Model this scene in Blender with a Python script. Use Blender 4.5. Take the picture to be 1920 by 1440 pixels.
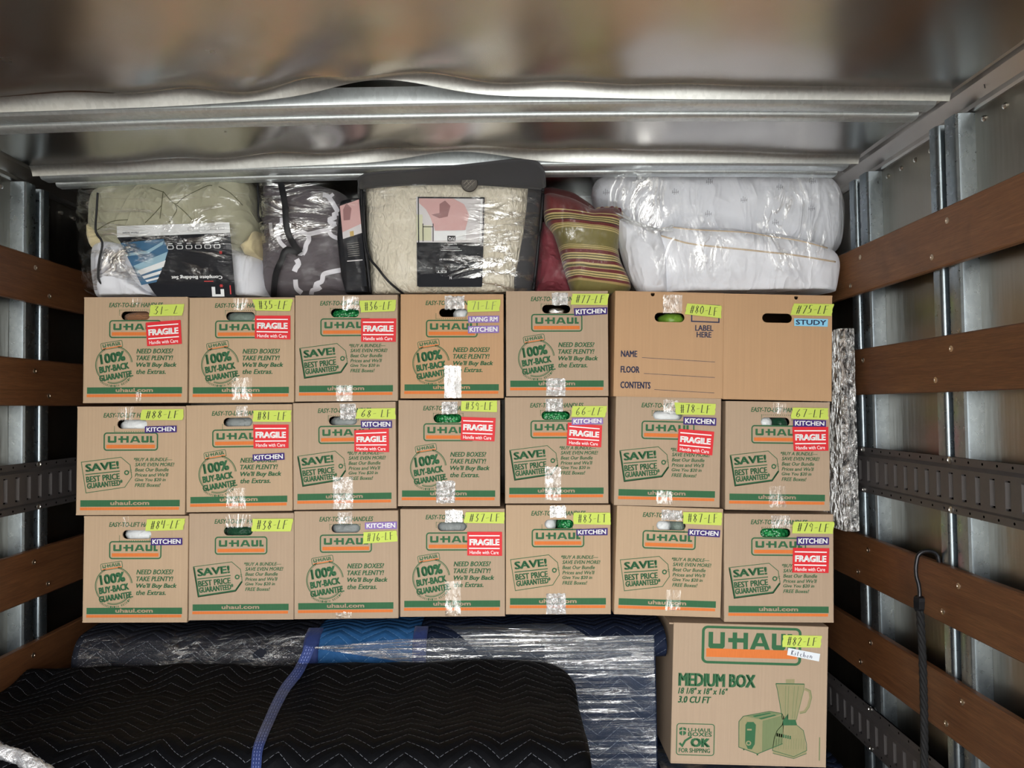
import bpy, bmesh, math, random
from mathutils import Vector, Matrix, noise, Euler
from mathutils.geometry import tessellate_polygon
from mathutils.bvhtree import BVHTree

for o in list(bpy.data.objects):
    bpy.data.objects.remove(o)
S = bpy.context.scene
COL = S.collection
random.seed(7)

# ------------------------------------------------------------------ camera
F = 1400.0
CAMZ = 1.75
cam_data = bpy.data.cameras.new('camera')
cam = bpy.data.objects.new('camera', cam_data)
COL.objects.link(cam)
cam_data.sensor_width = 36.0
cam_data.lens = 36.0 * F / 1920.0
cam_data.clip_start = 0.02
PITCH, ROLL, YAW = math.radians(1.72), -0.0135, math.radians(-0.4)
CAM_R = (Matrix.Rotation(YAW, 3, 'Z') @ Matrix.Rotation(math.pi / 2 + PITCH, 3, 'X') @ Matrix.Rotation(ROLL, 3, 'Z'))
cam.matrix_world = Matrix.Translation((0, 0, CAMZ)) @ CAM_R.to_4x4()
S.camera = cam
EYE = Vector((0, 0, CAMZ))

# ------------------------------------------------------------------ world, exposure
S.view_settings.view_transform = 'Standard'
S.view_settings.look = 'None'
S.view_settings.gamma = 1.0
S.view_settings.use_curve_mapping = False
S.view_settings.exposure = 1.22
w = bpy.data.worlds.new('overcast_day')
S.world = w
w.use_nodes = True
nt = w.node_tree
nt.nodes.clear()
_o = nt.nodes.new('ShaderNodeOutputWorld')
_b = nt.nodes.new('ShaderNodeBackground')
_r = nt.nodes.new('ShaderNodeValToRGB')
_s = nt.nodes.new('ShaderNodeSeparateXYZ')
_t = nt.nodes.new('ShaderNodeTexCoord')
_m = nt.nodes.new('ShaderNodeMath')
_m.operation = 'MULTIPLY_ADD'
_m.inputs[1].default_value = 0.5
_m.inputs[2].default_value = 0.5
nt.links.new(_t.outputs['Generated'], _s.inputs[0])
nt.links.new(_s.outputs['Z'], _m.inputs[0])
nt.links.new(_m.outputs[0], _r.inputs[0])
cr = _r.color_ramp
cr.elements[0].position = 0.40
cr.elements[0].color = (0.30, 0.29, 0.27, 1)
cr.elements[1].position = 0.56
cr.elements[1].color = (1.0, 0.99, 0.97, 1)
e = cr.elements.new(0.85)
e.color = (0.80, 0.90, 1.0, 1)
nt.links.new(_r.outputs[0], _b.inputs[0])
_b.inputs[1].default_value = 4.2
nt.links.new(_b.outputs[0], _o.inputs[0])

# sun high over the cab: it lights the driveway behind the truck, the roof keeps it off the cargo
sl = bpy.data.lights.new('sun', 'SUN')
sl.energy = 5.0
sl.color = (1.0, .985, .96)
sl.angle = .02
so = bpy.data.objects.new('sun', sl)
COL.objects.link(so)
so.rotation_euler = (math.radians(-24), math.radians(12), 0)

# truck shell dimensions (metres); the camera stands at x = 0, y = 0
XL, XR = -1.455, 1.12
YREAR, YFRONT = -1.3, 3.4
ZC = CAMZ + 0.738
# daylight through the open rear of the truck: a light portal over the doorway
pl = bpy.data.lights.new('rear_doorway_daylight', 'AREA')
pl.shape = 'RECTANGLE'
pl.size, pl.size_y = XR - XL, 2.5
pl.cycles.is_portal = True
po = bpy.data.objects.new('rear_doorway_daylight', pl)
COL.objects.link(po)
po.location = ((XL + XR) / 2, YREAR - 0.01, 1.26)
po.rotation_euler = (math.radians(90), 0, 0)


# ------------------------------------------------------------------ pixel <-> place helpers
def ray(px, py):
    return (CAM_R @ Vector(((px - 960.0) / F, (720.0 - py) / F, -1.0))).normalized()


def P(px, py, Y):
    d = ray(px, py)
    return EYE + d * (Y / d.y)


def PXX(px, py, X):
    d = ray(px, py)
    return EYE + d * (X / d.x)


def srgb(r, g, b):
    f = lambda c: (c / 255 / 12.92) if c / 255 <= 0.04045 else ((c / 255 + 0.055) / 1.055) ** 2.4
    return (f(r), f(g), f(b), 1.0)


# ------------------------------------------------------------------ material helpers
class NT:
    def __init__(self, name):
        self.m = bpy.data.materials.new(name)
        self.m.use_nodes = True
        self.t = self.m.node_tree
        self.t.nodes.clear()
        self.out = self.t.nodes.new('ShaderNodeOutputMaterial')

    def n(self, typ, **kw):
        nd = self.t.nodes.new(typ)
        for k, v in kw.items():
            setattr(nd, k, v)
        return nd

    def put(self, sock, v):
        if isinstance(v, (int, float, tuple, list)):
            sock.default_value = v
        elif v is not None:
            self.t.links.new(v, sock)

    def math(self, op, a, b=None, c=None, clamp=False):
        nd = self.n('ShaderNodeMath', operation=op)
        nd.use_clamp = clamp
        self.put(nd.inputs[0], a)
        if b is not None:
            self.put(nd.inputs[1], b)
        if c is not None:
            self.put(nd.inputs[2], c)
        return nd.outputs[0]

    def coord(self, kind='Object', scale=(1, 1, 1), rot=(0, 0, 0), loc=(0, 0, 0)):
        tc = self.n('ShaderNodeTexCoord')
        mp = self.n('ShaderNodeMapping')
        mp.inputs['Scale'].default_value = scale
        mp.inputs['Rotation'].default_value = rot
        mp.inputs['Location'].default_value = loc
        self.t.links.new(tc.outputs[kind], mp.inputs[0])
        return mp.outputs[0]

    def noise(self, vec, scale, detail=3, rough=0.55, dist=0.0):
        nd = self.n('ShaderNodeTexNoise')
        self.put(nd.inputs['Vector'], vec)
        nd.inputs['Scale'].default_value = scale
        nd.inputs['Detail'].default_value = detail
        nd.inputs['Roughness'].default_value = rough
        nd.inputs['Distortion'].default_value = dist
        return nd.outputs['Fac']

    def ramp(self, fac, stops, interp='LINEAR'):
        nd = self.n('ShaderNodeValToRGB')
        nd.color_ramp.interpolation = interp
        els = nd.color_ramp.elements
        while len(els) < len(stops):
            els.new(0.5)
        for e_, (p_, c_) in zip(els, stops):
            e_.position = p_
            e_.color = c_ if len(c_) == 4 else (*c_, 1)
        self.put(nd.inputs[0], fac)
        return nd.outputs[0]

    def mix(self, fac, a, b):
        nd = self.n('ShaderNodeMixRGB')
        self.put(nd.inputs[0], fac)
        self.put(nd.inputs[1], a)
        self.put(nd.inputs[2], b)
        return nd.outputs[0]

    def bump(self, h, strength=0.3, dist=0.01, normal=None):
        nd = self.n('ShaderNodeBump')
        nd.inputs['Strength'].default_value = strength
        nd.inputs['Distance'].default_value = dist
        self.put(nd.inputs['Height'], h)
        if normal is not None:
            self.put(nd.inputs['Normal'], normal)
        return nd.outputs[0]

    def bsdf(self, color, rough=0.6, metal=0.0, normal=None, spec=0.5, sheen=0.0, coat=0.0, aniso=0.0):
        nd = self.n('ShaderNodeBsdfPrincipled')
        self.put(nd.inputs['Base Color'], color)
        self.put(nd.inputs['Roughness'], rough)
        nd.inputs['Metallic'].default_value = metal
        nd.inputs['Specular IOR Level'].default_value = spec
        nd.inputs['Sheen Weight'].default_value = sheen
        nd.inputs['Coat Weight'].default_value = coat
        nd.inputs['Anisotropic'].default_value = aniso
        if normal is not None:
            self.put(nd.inputs['Normal'], normal)
        return nd.outputs[0]

    def finish(self, sh):
        self.t.links.new(sh, self.out.inputs[0])
        return self.m


def flat(name, col, rough=0.6, metal=0.0, spec=0.4, nscale=0, namt=0.0):
    k = NT(name)
    c = col
    if nscale:
        f = k.noise(k.coord(), nscale, 4)
        c = k.mix(f, tuple(x * (1 - namt) for x in col[:3]) + (1,), tuple(min(1, x * (1 + namt)) for x in col[:3]) + (1,))
    return k.finish(k.bsdf(c, rough, metal, spec=spec))


def cardboard(name, col):
    k = NT(name)
    co = k.coord()
    fl = k.noise(k.coord(scale=(1, 1, .02)), 170, 2)          # vertical flutes
    f2 = k.noise(co, 9, 4)
    f3 = k.noise(co, 260, 2)
    a = k.mix(fl, tuple(x * .90 for x in col[:3]) + (1,), tuple(x * 1.08 for x in col[:3]) + (1,))
    b = k.mix(k.math('MULTIPLY', f2, .35), a, tuple(x * .78 for x in col[:3]) + (1,))
    c = k.mix(k.math('MULTIPLY', f3, .25), b, tuple(x * .80 for x in col[:3]) + (1,))
    return k.finish(k.bsdf(c, .78, normal=k.bump(fl, .25, .002), spec=.25))


def ink(name, col):
    k = NT(name)
    f = k.noise(k.coord(scale=(1, 1, .15)), 240, 3)
    c = k.mix(k.math('MULTIPLY', f, .5), col, tuple(x * 1.35 + .012 for x in col[:3]) + (1,))
    return k.finish(k.bsdf(c, .75, spec=.2))


def metal_sheet(name, col, rough, bump=.05, bscale=3.0, streak=(1, 1, 1), scr=.25, metal=1.0):
    k = NT(name)
    co = k.coord(scale=streak)
    f = k.noise(co, bscale, 3)
    f2 = k.noise(k.coord(), 14, 5)
    sc = k.noise(k.coord(scale=(3, 40, 40)), 6, 5, .7)
    scm = k.math('MULTIPLY', k.math('GREATER_THAN', sc, .68), scr)
    c = k.mix(f2, tuple(x * .93 for x in col[:3]) + (1,), tuple(min(1, x * 1.05) for x in col[:3]) + (1,))
    c = k.mix(scm, c, tuple(x * .72 for x in col[:3]) + (1,))
    r = k.math('MULTIPLY_ADD', f2, .06, rough - .03)
    return k.finish(k.bsdf(c, r, metal, normal=k.bump(f, bump, .05)))


def galvanised(name, col, rough=.36, metal=.7):
    k = NT(name)
    v = k.n('ShaderNodeTexVoronoi')
    k.put(v.inputs['Vector'], k.coord(scale=(1, 1, .6)))
    v.inputs['Scale'].default_value = 120
    f = k.noise(k.coord(), 60, 4)
    c = k.mix(v.outputs['Color'], tuple(x * .86 for x in col[:3]) + (1,), tuple(min(1, x * 1.08) for x in col[:3]) + (1,))
    c = k.mix(k.math('MULTIPLY', f, .4), c, tuple(x * .75 for x in col[:3]) + (1,))
    return k.finish(k.bsdf(c, k.math('MULTIPLY_ADD', f, .14, rough - .05), metal))


def wood(name, c1, c2, c3):
    k = NT(name)
    g = k.noise(k.coord(scale=(3, .22, 4)), 9, 6, .65, 1.6)
    fine = k.noise(k.coord(scale=(30, 1.6, 45)), 14, 3)
    big = k.noise(k.coord(scale=(1, 1.2, 2.2)), 3.2, 4, .6, .6)
    a = k.mix(k.math('MULTIPLY', k.math('SUBTRACT', g, .3, clamp=True), 2.5, clamp=True), c1, c2)
    a = k.mix(k.math('MULTIPLY', k.math('SUBTRACT', fine, .3, clamp=True), 1.4, clamp=True), a, c3)
    st = k.math('MULTIPLY', k.math('SUBTRACT', big, .55, clamp=True), 3.0, clamp=True)
    a = k.mix(st, a, tuple(x * .5 for x in c1[:3]) + (1,))
    scr = k.noise(k.coord(scale=(25, 2.2, 25)), 5, 6, .75)
    a = k.mix(k.math('MULTIPLY', k.math('GREATER_THAN', scr, .69), .35), a, srgb(165, 140, 118))
    return k.finish(k.bsdf(a, .48, normal=k.bump(fine, .15, .003), spec=.35))


def fabric(name, col, scale=7, bump=.35, stretch=(1, 1, 1), rough=.85, dist=.03, fine=350):
    k = NT(name)
    f = k.noise(k.coord(scale=stretch), scale, 4, .5, .8)
    g = k.noise(k.coord(), fine, 1)
    h = k.math('MULTIPLY_ADD', g, .03, f)
    return k.finish(k.bsdf(col, rough, normal=k.bump(h, bump, dist), spec=.2, sheen=.15))


def creased(name, col, scale=6, bump=.5, stretch=(1, 1, 1), rot=(0, 0, 0), rough=.85, dist=.03):
    k = NT(name)
    co = k.coord(scale=stretch, rot=rot)
    f = k.noise(co, scale, 3, .5, .6)
    rd = k.math('SUBTRACT', 1.0, k.math('MULTIPLY', k.math('ABSOLUTE', k.math('SUBTRACT', f, .5)), 5.0, clamp=True))
    g = k.noise(k.coord(), 8, 3)
    h = k.math('ADD', k.math('MULTIPLY', k.math('POWER', rd, 2.0), g), k.math('MULTIPLY', g, .8))
    return k.finish(k.bsdf(col, rough, normal=k.bump(h, bump, dist), spec=.2, sheen=.1))


def film(name, base=.08, glint=.5, scale=10, stretch=(1, 1, 1), bump=.8, rough=.10, haze=.0, loc=(0, 0, 0), rot=(0, 0, 0), tint=(1, 1, 1, 1), thr=.5, dist=.02, hazecol=(.8, .85, .9, 1)):
    """clear plastic: see-through, with a glossy skin that is stronger along its creases"""
    k = NT(name)
    co = k.coord(scale=stretch, rot=rot, loc=loc)
    f = k.noise(co, scale, 5, .6, 1.2)
    ridge = k.math('ABSOLUTE', k.math('SUBTRACT', f, .5))
    ridge = k.math('SUBTRACT', 1.0, k.math('MULTIPLY', ridge, 14.0, clamp=True))
    patch = k.math('MULTIPLY', k.math('SUBTRACT', k.noise(k.coord(loc=(3 + loc[0], 1 + loc[1], 2 + loc[2])), scale * .55, 3), thr), 5.0, clamp=True)
    m = k.math('MULTIPLY', ridge, patch)
    fac = k.math('MULTIPLY_ADD', m, glint, base, clamp=True)
    tr = k.n('ShaderNodeBsdfTransparent')
    tr.inputs[0].default_value = tint
    gl = k.n('ShaderNodeBsdfGlossy')
    gl.inputs['Roughness'].default_value = rough
    gl.inputs['Color'].default_value = (1, 1, 1, 1)
    k.put(gl.inputs['Normal'], k.bump(f, bump, dist))
    mx = k.n('ShaderNodeMixShader')
    k.put(mx.inputs[0], fac)
    k.t.links.new(tr.outputs[0], mx.inputs[1])
    k.t.links.new(gl.outputs[0], mx.inputs[2])
    res = mx.outputs[0]
    if haze:
        df = k.n('ShaderNodeBsdfDiffuse')
        df.inputs[0].default_value = hazecol
        m2 = k.n('ShaderNodeMixShader')
        k.put(m2.inputs[0], k.math('MULTIPLY', f, haze * 2, clamp=True))
        k.t.links.new(res, m2.inputs[1])
        k.t.links.new(df.outputs[0], m2.inputs[2])
        res = m2.outputs[0]
    return k.finish(res)


def quilted(name, col, thread, P_=.14, A=.052, S_=.034, tw=.020, puff=.3):
    """moving blanket: rows of zigzag stitching over soft padding; uv is in metres"""
    k = NT(name)
    uv = k.n('ShaderNodeTexCoord').outputs['UV']
    sp = k.n('ShaderNodeSeparateXYZ')
    wob = k.n('ShaderNodeTexNoise')
    k.put(wob.inputs['Vector'], uv)
    wob.inputs['Scale'].default_value = 4
    ad = k.n('ShaderNodeVectorMath', operation='MULTIPLY_ADD')
    k.put(ad.inputs[0], wob.outputs['Color'])
    ad.inputs[1].default_value = (.05, .05, 0)
    k.put(ad.inputs[2], uv)
    k.put(sp.inputs[0], ad.outputs[0])
    u, v = sp.outputs[0], sp.outputs[1]
    tri = k.math('MULTIPLY', k.math('PINGPONG', u, P_ / 2), 2 * A / P_ * 1.0)
    val = k.math('DIVIDE', k.math('ADD', v, tri), S_)
    fr = k.math('FRACT', k.math('ADD', val, 100.0))
    d = k.math('ABSOLUTE', k.math('SUBTRACT', fr, .5))
    line = k.math('LESS_THAN', d, tw)
    dash = k.math('LESS_THAN', k.math('FRACT', k.math('MULTIPLY', u, 95.0)), .68)
    mask = k.math('MULTIPLY', line, dash)
    f = k.noise(uv, 38, 4, .6)
    f2 = k.noise(k.coord(scale=(1, 1, 1)), 9, 3)
    h = k.math('ADD', k.math('MULTIPLY', k.math('POWER', k.math('MULTIPLY', d, 2.0), .5), 1.0), k.math('MULTIPLY', f, .55))
    c = k.mix(f, tuple(x * .75 for x in col[:3]) + (1,), tuple(x * 1.3 for x in col[:3]) + (1,))
    c = k.mix(k.math('MULTIPLY', mask, .75), c, thread)
    return k.finish(k.bsdf(c, .62, normal=k.bump(h, puff, .012), spec=.08))


# ------------------------------------------------------------------ mesh helpers
class MB:
    def __init__(self):
        self.v, self.f, self.m, self.uv = [], [], [], {}

    def add(self, vs, fs, m=0):
        b = len(self.v)
        self.v += [tuple(x) for x in vs]
        for f in fs:
            self.f.append(tuple(b + i for i in f))
            self.m.append(m)
        return b

    def box(self, x0, y0, z0, x1, y1, z1, m=0, M=None):
        vs = [Vector(p) for p in ((x0, y0, z0), (x1, y0, z0), (x1, y1, z0), (x0, y1, z0), (x0, y0, z1), (x1, y0, z1), (x1, y1, z1), (x0, y1, z1))]
        if M is not None:
            vs = [M @ q for q in vs]
        self.add(vs, [(3, 2, 1, 0), (4, 5, 6, 7), (0, 1, 5, 4), (1, 2, 6, 5), (2, 3, 7, 6), (3, 0, 4, 7)], m)

    def tube(self, pts, r, n=8, m=0, cap=True):
        pts = [Vector(p) for p in pts]
        rs = r if isinstance(r, (list, tuple)) else [r] * len(pts)
        vs, fs = [], []
        prev = None
        for i, p in enumerate(pts):
            d = (pts[min(i + 1, len(pts) - 1)] - pts[max(i - 1, 0)]).normalized()
            a = prev if prev is not None else (Vector((0, 0, 1)) if abs(d.z) < .9 else Vector((1, 0, 0)))
            a = (a - d * a.dot(d)).normalized()
            prev = a
            b = d.cross(a)
            for k in range(n):
                t = 2 * math.pi * k / n
                vs.append(p + (a * math.cos(t) + b * math.sin(t)) * rs[i])
        for i in range(len(pts) - 1):
            for k in range(n):
                fs.append((i * n + k, i * n + (k + 1) % n, (i + 1) * n + (k + 1) % n, (i + 1) * n + k))
        if cap:
            fs.append(tuple(reversed(range(n))))
            fs.append(tuple((len(pts) - 1) * n + k for k in range(n)))
        self.add(vs, fs, m)

    def lathe(self, c, axis, prof, n=12, m=0):
        """prof: (radius, distance along axis)"""
        ax = Vector(axis).normalized()
        a = Vector((0, 0, 1)) if abs(ax.z) < .9 else Vector((1, 0, 0))
        a = (a - ax * a.dot(ax)).normalized()
        b = ax.cross(a)
        vs, fs = [], []
        for r, h in prof:
            for k in range(n):
                t = 2 * math.pi * k / n
                vs.append(Vector(c) + ax * h + (a * math.cos(t) + b * math.sin(t)) * r)
        for i in range(len(prof) - 1):
            for k in range(n):
                fs.append((i * n + k, i * n + (k + 1) % n, (i + 1) * n + (k + 1) % n, (i + 1) * n + k))
        fs.append(tuple((len(prof) - 1) * n + k for k in range(n)))
        self.add(vs, fs, m)

    def build(self, name, mats, parent=None, smooth=False, sharp=None):
        me = bpy.data.meshes.new(name)
        me.from_pydata(self.v, [], self.f)
        for mt in (mats if isinstance(mats, (list, tuple)) else [mats]):
            me.materials.append(mt)
        me.polygons.foreach_set('material_index', self.m)
        if smooth:
            me.polygons.foreach_set('use_smooth', [True] * len(self.f))
            if sharp:
                me.set_sharp_from_angle(angle=math.radians(sharp))
        if self.uv:
            l = me.uv_layers.new(name='uv')
            for p in me.polygons:
                for li, vi in zip(p.loop_indices, p.vertices):
                    l.data[li].uv = self.uv.get(vi, (0, 0))
        me.update()
        o = bpy.data.objects.new(name, me)
        COL.objects.link(o)
        if parent is not None:
            o.parent = parent
        return o


def tag(o, label=None, cat=None, group=None, kind=None):
    for k_, v_ in (('label', label), ('category', cat), ('group', group), ('kind', kind)):
        if v_:
            o[k_] = v_
    return o


def thing(name, loc, label, cat, group=None):
    o = bpy.data.objects.new(name, None)
    o.empty_display_size = .05
    COL.objects.link(o)
    o.location = loc
    return tag(o, label, cat, group)


def at_root(root, o):
    """o was modelled in world space: hang it under root without moving it"""
    o.parent = root
    o.matrix_parent_inverse = root.matrix_basis.inverted() if root.matrix_basis else Matrix()
    return o


# ------------------------------------------------------------------ flat printing helpers: everything in (s, t), t up
_tc = {}


def text_mesh(s, bold=.0, shear=0.0):
    key = (s, bold, shear)
    if key not in _tc:
        c = bpy.data.curves.new('t', 'FONT')
        c.body = s
        c.size = 1
        c.offset = bold
        c.shear = shear
        c.resolution_u = 2
        c.fill_mode = 'FRONT'
        o = bpy.data.objects.new('t', c)
        COL.objects.link(o)
        dg = bpy.context.evaluated_depsgraph_get()
        me = bpy.data.meshes.new_from_object(o.evaluated_get(dg))
        vs = [(v.co.x, v.co.y) for v in me.vertices]
        fs = [tuple(p.vertices) for p in me.polygons]
        xs = [v[0] for v in vs]
        ys = [v[1] for v in vs]
        x0, x1, y0, y1 = min(xs), max(xs), min(ys), max(ys)
        vs = [((x - x0) / (x1 - x0), (y - y0) / max(1e-6, y1 - y0)) for x, y in vs]
        # make every face counter-clockwise
        out = []
        for f in fs:
            a = sum(vs[f[i]][0] * vs[f[(i + 1) % len(f)]][1] - vs[f[(i + 1) % len(f)]][0] * vs[f[i]][1] for i in range(len(f)))
            out.append(f if a > 0 else tuple(reversed(f)))
        bpy.data.objects.remove(o)
        bpy.data.meshes.remove(me)
        bpy.data.curves.remove(c)
        _tc[key] = (vs, out)
    return _tc[key]


class Print:
    """collects flat shapes; fn maps (s, t, lift) to a 3D point"""

    def __init__(self, mb, fn, aspect=1.0):
        self.mb, self.fn, self.aspect = mb, fn, aspect

    def poly(self, pts, m, lift=0, holes=()):
        loops = [[Vector((p[0], p[1], 0)) for p in pts]] + [[Vector((p[0], p[1], 0)) for p in h] for h in holes]
        allp = [p for l in loops for p in l]
        tris = tessellate_polygon(loops)
        fs = []
        for t in tris:
            a, b, c = (allp[i] for i in t)
            cr_ = (b.x - a.x) * (c.y - a.y) - (b.y - a.y) * (c.x - a.x)
            fs.append(tuple(t) if cr_ > 0 else tuple(reversed(t)))
        self.mb.add([self.fn(p.x, p.y, lift) for p in allp], fs, m)

    def rect(self, x0, y0, x1, y1, m, lift=0):
        self.poly([(x0, y0), (x1, y0), (x1, y1), (x0, y1)], m, lift)

    def stroke(self, pts, w, m, lift=0, closed=False):
        n = len(pts)
        L, R = [], []
        for i in range(n):
            a = pts[(i - 1) % n] if (closed or i > 0) else pts[i]
            b = pts[(i + 1) % n] if (closed or i < n - 1) else pts[i]
            p = pts[i]
            d1 = Vector((p[0] - a[0], p[1] - a[1]))
            d2 = Vector((b[0] - p[0], b[1] - p[1]))
            if d1.length < 1e-9:
                d1 = d2
            if d2.length < 1e-9:
                d2 = d1
            d1, d2 = d1.normalized(), d2.normalized()
            d = (d1 + d2)
            d = d.normalized() if d.length > 1e-6 else d2
            nn = Vector((-d.y, d.x))
            k_ = 1 / max(.45, nn.dot(Vector((-d2.y, d2.x))))
            L.append((p[0] + nn.x * w / 2 * k_, p[1] + nn.y * w / 2 * k_))
            R.append((p[0] - nn.x * w / 2 * k_, p[1] - nn.y * w / 2 * k_))
        vs = [self.fn(x, y, lift) for x, y in L + R]
        fs = [(i, n + i, n + (i + 1) % n, (i + 1) % n) for i in range(n if closed else n - 1)]
        self.mb.add(vs, fs, m)

    def ring(self, cx, cy, r, w, m, lift=0, a0=0, a1=360, n=40):
        if a1 - a0 >= 360:
            self.stroke([(cx + r * math.cos(2 * math.pi * i / n), cy + r * math.sin(2 * math.pi * i / n)) for i in range(n)], w, m, lift, True)
        else:
            self.stroke([(cx + r * math.cos(math.radians(a0 + (a1 - a0) * i / n)), cy + r * math.sin(math.radians(a0 + (a1 - a0) * i / n))) for i in range(n + 1)], w, m, lift)

    def rrect(self, x0, y0, x1, y1, r, w, m, lift=0):
        pts = []
        for cx, cy, a in ((x1 - r, y1 - r, 0), (x0 + r, y1 - r, 90), (x0 + r, y0 + r, 180), (x1 - r, y0 + r, 270)):
            for i in range(6):
                t = math.radians(a + i * 18)
                pts.append((cx + r * math.cos(t), cy + r * math.sin(t)))
        self.stroke(pts, w, m, lift, True)

    def text(self, s, x0, y0, x1, y1, m, bold=.03, shear=0.0, rot=0.0, lift=0, piv=None):
        """text fitted to the box; rot in degrees turns the whole about piv"""
        vs, fs = text_mesh(s, 0.0, shear)
        ex, ey = bold * (y1 - y0) * 1.5 / self.aspect, bold * (y1 - y0) * .8
        if bold > .004:                                    # thicker strokes: the same letters printed again, slightly shifted
            pv = piv or ((x0 + x1) / 2, (y0 + y1) / 2)
            for i_, (sx_, sy_) in enumerate(((-1, -1), (1, -1), (-1, 1), (1, 1))):
                self._put(vs, fs, x0 + ex + sx_ * ex, y0 + ey + sy_ * ey, x1 - ex + sx_ * ex, y1 - ey + sy_ * ey, m, rot, lift + (i_ - 2) * .12, pv)
            x0, x1, y0, y1 = x0 + ex, x1 - ex, y0 + ey, y1 - ey
        self._put(vs, fs, x0, y0, x1, y1, m, rot, lift, piv or ((x0 + x1) / 2, (y0 + y1) / 2))

    def _put(self, vs, fs, x0, y0, x1, y1, m, rot, lift, piv):
        px, py = piv
        c, sn = math.cos(math.radians(rot)), math.sin(math.radians(rot))
        out = []
        for a, b in vs:
            x, y = x0 + a * (x1 - x0) - px, y0 + b * (y1 - y0) - py
            out.append(self.fn(px + x * c - y * sn, py + x * sn + y * c, lift))
        self.mb.add(out, fs, m)

    def turned(self, piv, rot):
        c, sn = math.cos(math.radians(rot)), math.sin(math.radians(rot))
        f0 = self.fn

        def g(x, y, l):
            x, y = x - piv[0], y - piv[1]
            return f0(piv[0] + x * c - y * sn, piv[1] + x * sn + y * c, l)
        return Print(self.mb, g, self.aspect)

    def boxed(self, x0, y0, x1, y1):
        f0 = self.fn
        return Print(self.mb, lambda s, t, l: f0(x0 + s * (x1 - x0), y0 + t * (y1 - y0), l))

    def uhaul(self, x0, y0, x1, y1, m, lift=0):
        """the squared letters of the mover's mark, fitted to a box"""
        q = self.boxed(x0, y0, x1, y1)
        a = .30                                            # stroke heights in t
        sx = .052
        lf = [lift]

        def R(*k_):
            lf[0] += .12
            q.rect(*k_, m, lf[0])
        # U
        R(0, .0 + .12, sx, 1)
        R(.135, .12, .135 + sx, 1)
        q.poly([(.02, 0), (.167, 0), (.187, .12), (.187, .30), (0, .30), (0, .12)], m, lift)
        # - joined to H
        R(.225, .40, .42, .66)
        R(.275, 0, .275 + sx, 1)
        R(.40, 0, .40 + sx, 1)
        # A
        q.poly([(.475, 0), (.53, 0), (.545, .20), (.635, .20), (.65, 0), (.705, 0), (.63, 1), (.55, 1)], m, lift,
               holes=[[(.560, .40), (.620, .40), (.592, .80)]])
        # U
        R(.725, .12, .725 + sx, 1)
        R(.83, .12, .83 + sx, 1)
        q.poly([(.745, 0), (.862, 0), (.882, .12), (.882, .30), (.725, .30), (.725, .12)], m, lift)
        # L
        R(.905, 0, .905 + sx, 1)
        R(.905, 0, 1.0, .28)


GLY = {
    '0': [[(.5, 1), (.15, .75), (.1, .3), (.45, 0), (.8, .25), (.85, .7), (.5, 1)]],
    '1': [[(.5, 1), (.45, 0)]],
    '2': [[(.1, .8), (.45, 1), (.75, .8), (.1, .05), (.85, .0)]],
    '3': [[(.1, .95), (.7, 1), (.35, .58), (.75, .35), (.5, .02), (.05, .1)]],
    '4': [[(.15, 1), (.1, .5), (.75, .5)], [(.75, 1), (.65, 0)]],
    '5': [[(.85, 1), (.25, 1), (.2, .58), (.7, .55), (.7, .15), (.1, 0)]],
    '6': [[(.65, 1), (.2, .55), (.15, .15), (.5, 0), (.8, .25), (.55, .48), (.2, .3)]],
    '7': [[(.05, .95), (.85, 1), (.4, 0)]],
    '8': [[(.75, .85), (.45, 1), (.2, .78), (.75, .3), (.45, 0), (.15, .25), (.75, .85)]],
    '9': [[(.8, .75), (.45, 1), (.15, .72), (.45, .5), (.8, .75), (.65, 0)]],
    '#': [[(.35, 1), (.2, 0)], [(.75, 1), (.6, 0)], [(.0, .62), (.95, .72)], [(.0, .3), (.9, .4)]],
    '-': [[(.1, .45), (.9, .52)]],
    'L': [[(.3, 1), (.1, .03), (.8, .08)]],
    'F': [[(.25, 1), (.15, 0)], [(.25, .97), (.95, 1)], [(.2, .52), (.8, .58)]],
    'T': [[(.5, 1), (.42, 0)], [(.0, .95), (1, 1)]],
    'K': [[(.15, 1), (.05, 0)], [(.8, .95), (.12, .45), (.8, 0)]],
    'i': [[(.5, .55), (.4, 0)], [(.55, .8), (.53, .75)]],
    't': [[(.5, .9), (.4, .05), (.7, .0)], [(.15, .6), (.85, .65)]],
    'c': [[(.8, .5), (.4, .55), (.15, .2), (.4, 0), (.8, .1)]],
    'h': [[(.2, 1), (.1, 0)], [(.12, .3), (.5, .5), (.75, .35), (.7, 0)]],
    'e': [[(.15, .28), (.8, .32), (.5, .55), (.15, .25), (.4, 0), (.85, .1)]],
    'n': [[(.2, .52), (.1, 0)], [(.12, .3), (.5, .52), (.75, .35), (.7, 0)]],
}


def handwrite(pr, s, x0, y0, x1, y1, m, wd, lift=0):
    wid = {'1': .45, '-': .8, ' ': .5, 'i': .45}
    tot = sum(wid.get(c, 1) for c in s) + .25 * (len(s) - 1)
    x = x0
    for c in s:
        cw = wid.get(c, 1) / tot * (x1 - x0)
        jy = random.uniform(-.05, .05) * (y1 - y0)
        for st in GLY.get(c, []):
            pr.stroke([(x + a * cw, y0 + jy + b * (y1 - y0)) for a, b in st], wd, m, lift)
        x += cw + .25 / tot * (x1 - x0)


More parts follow.
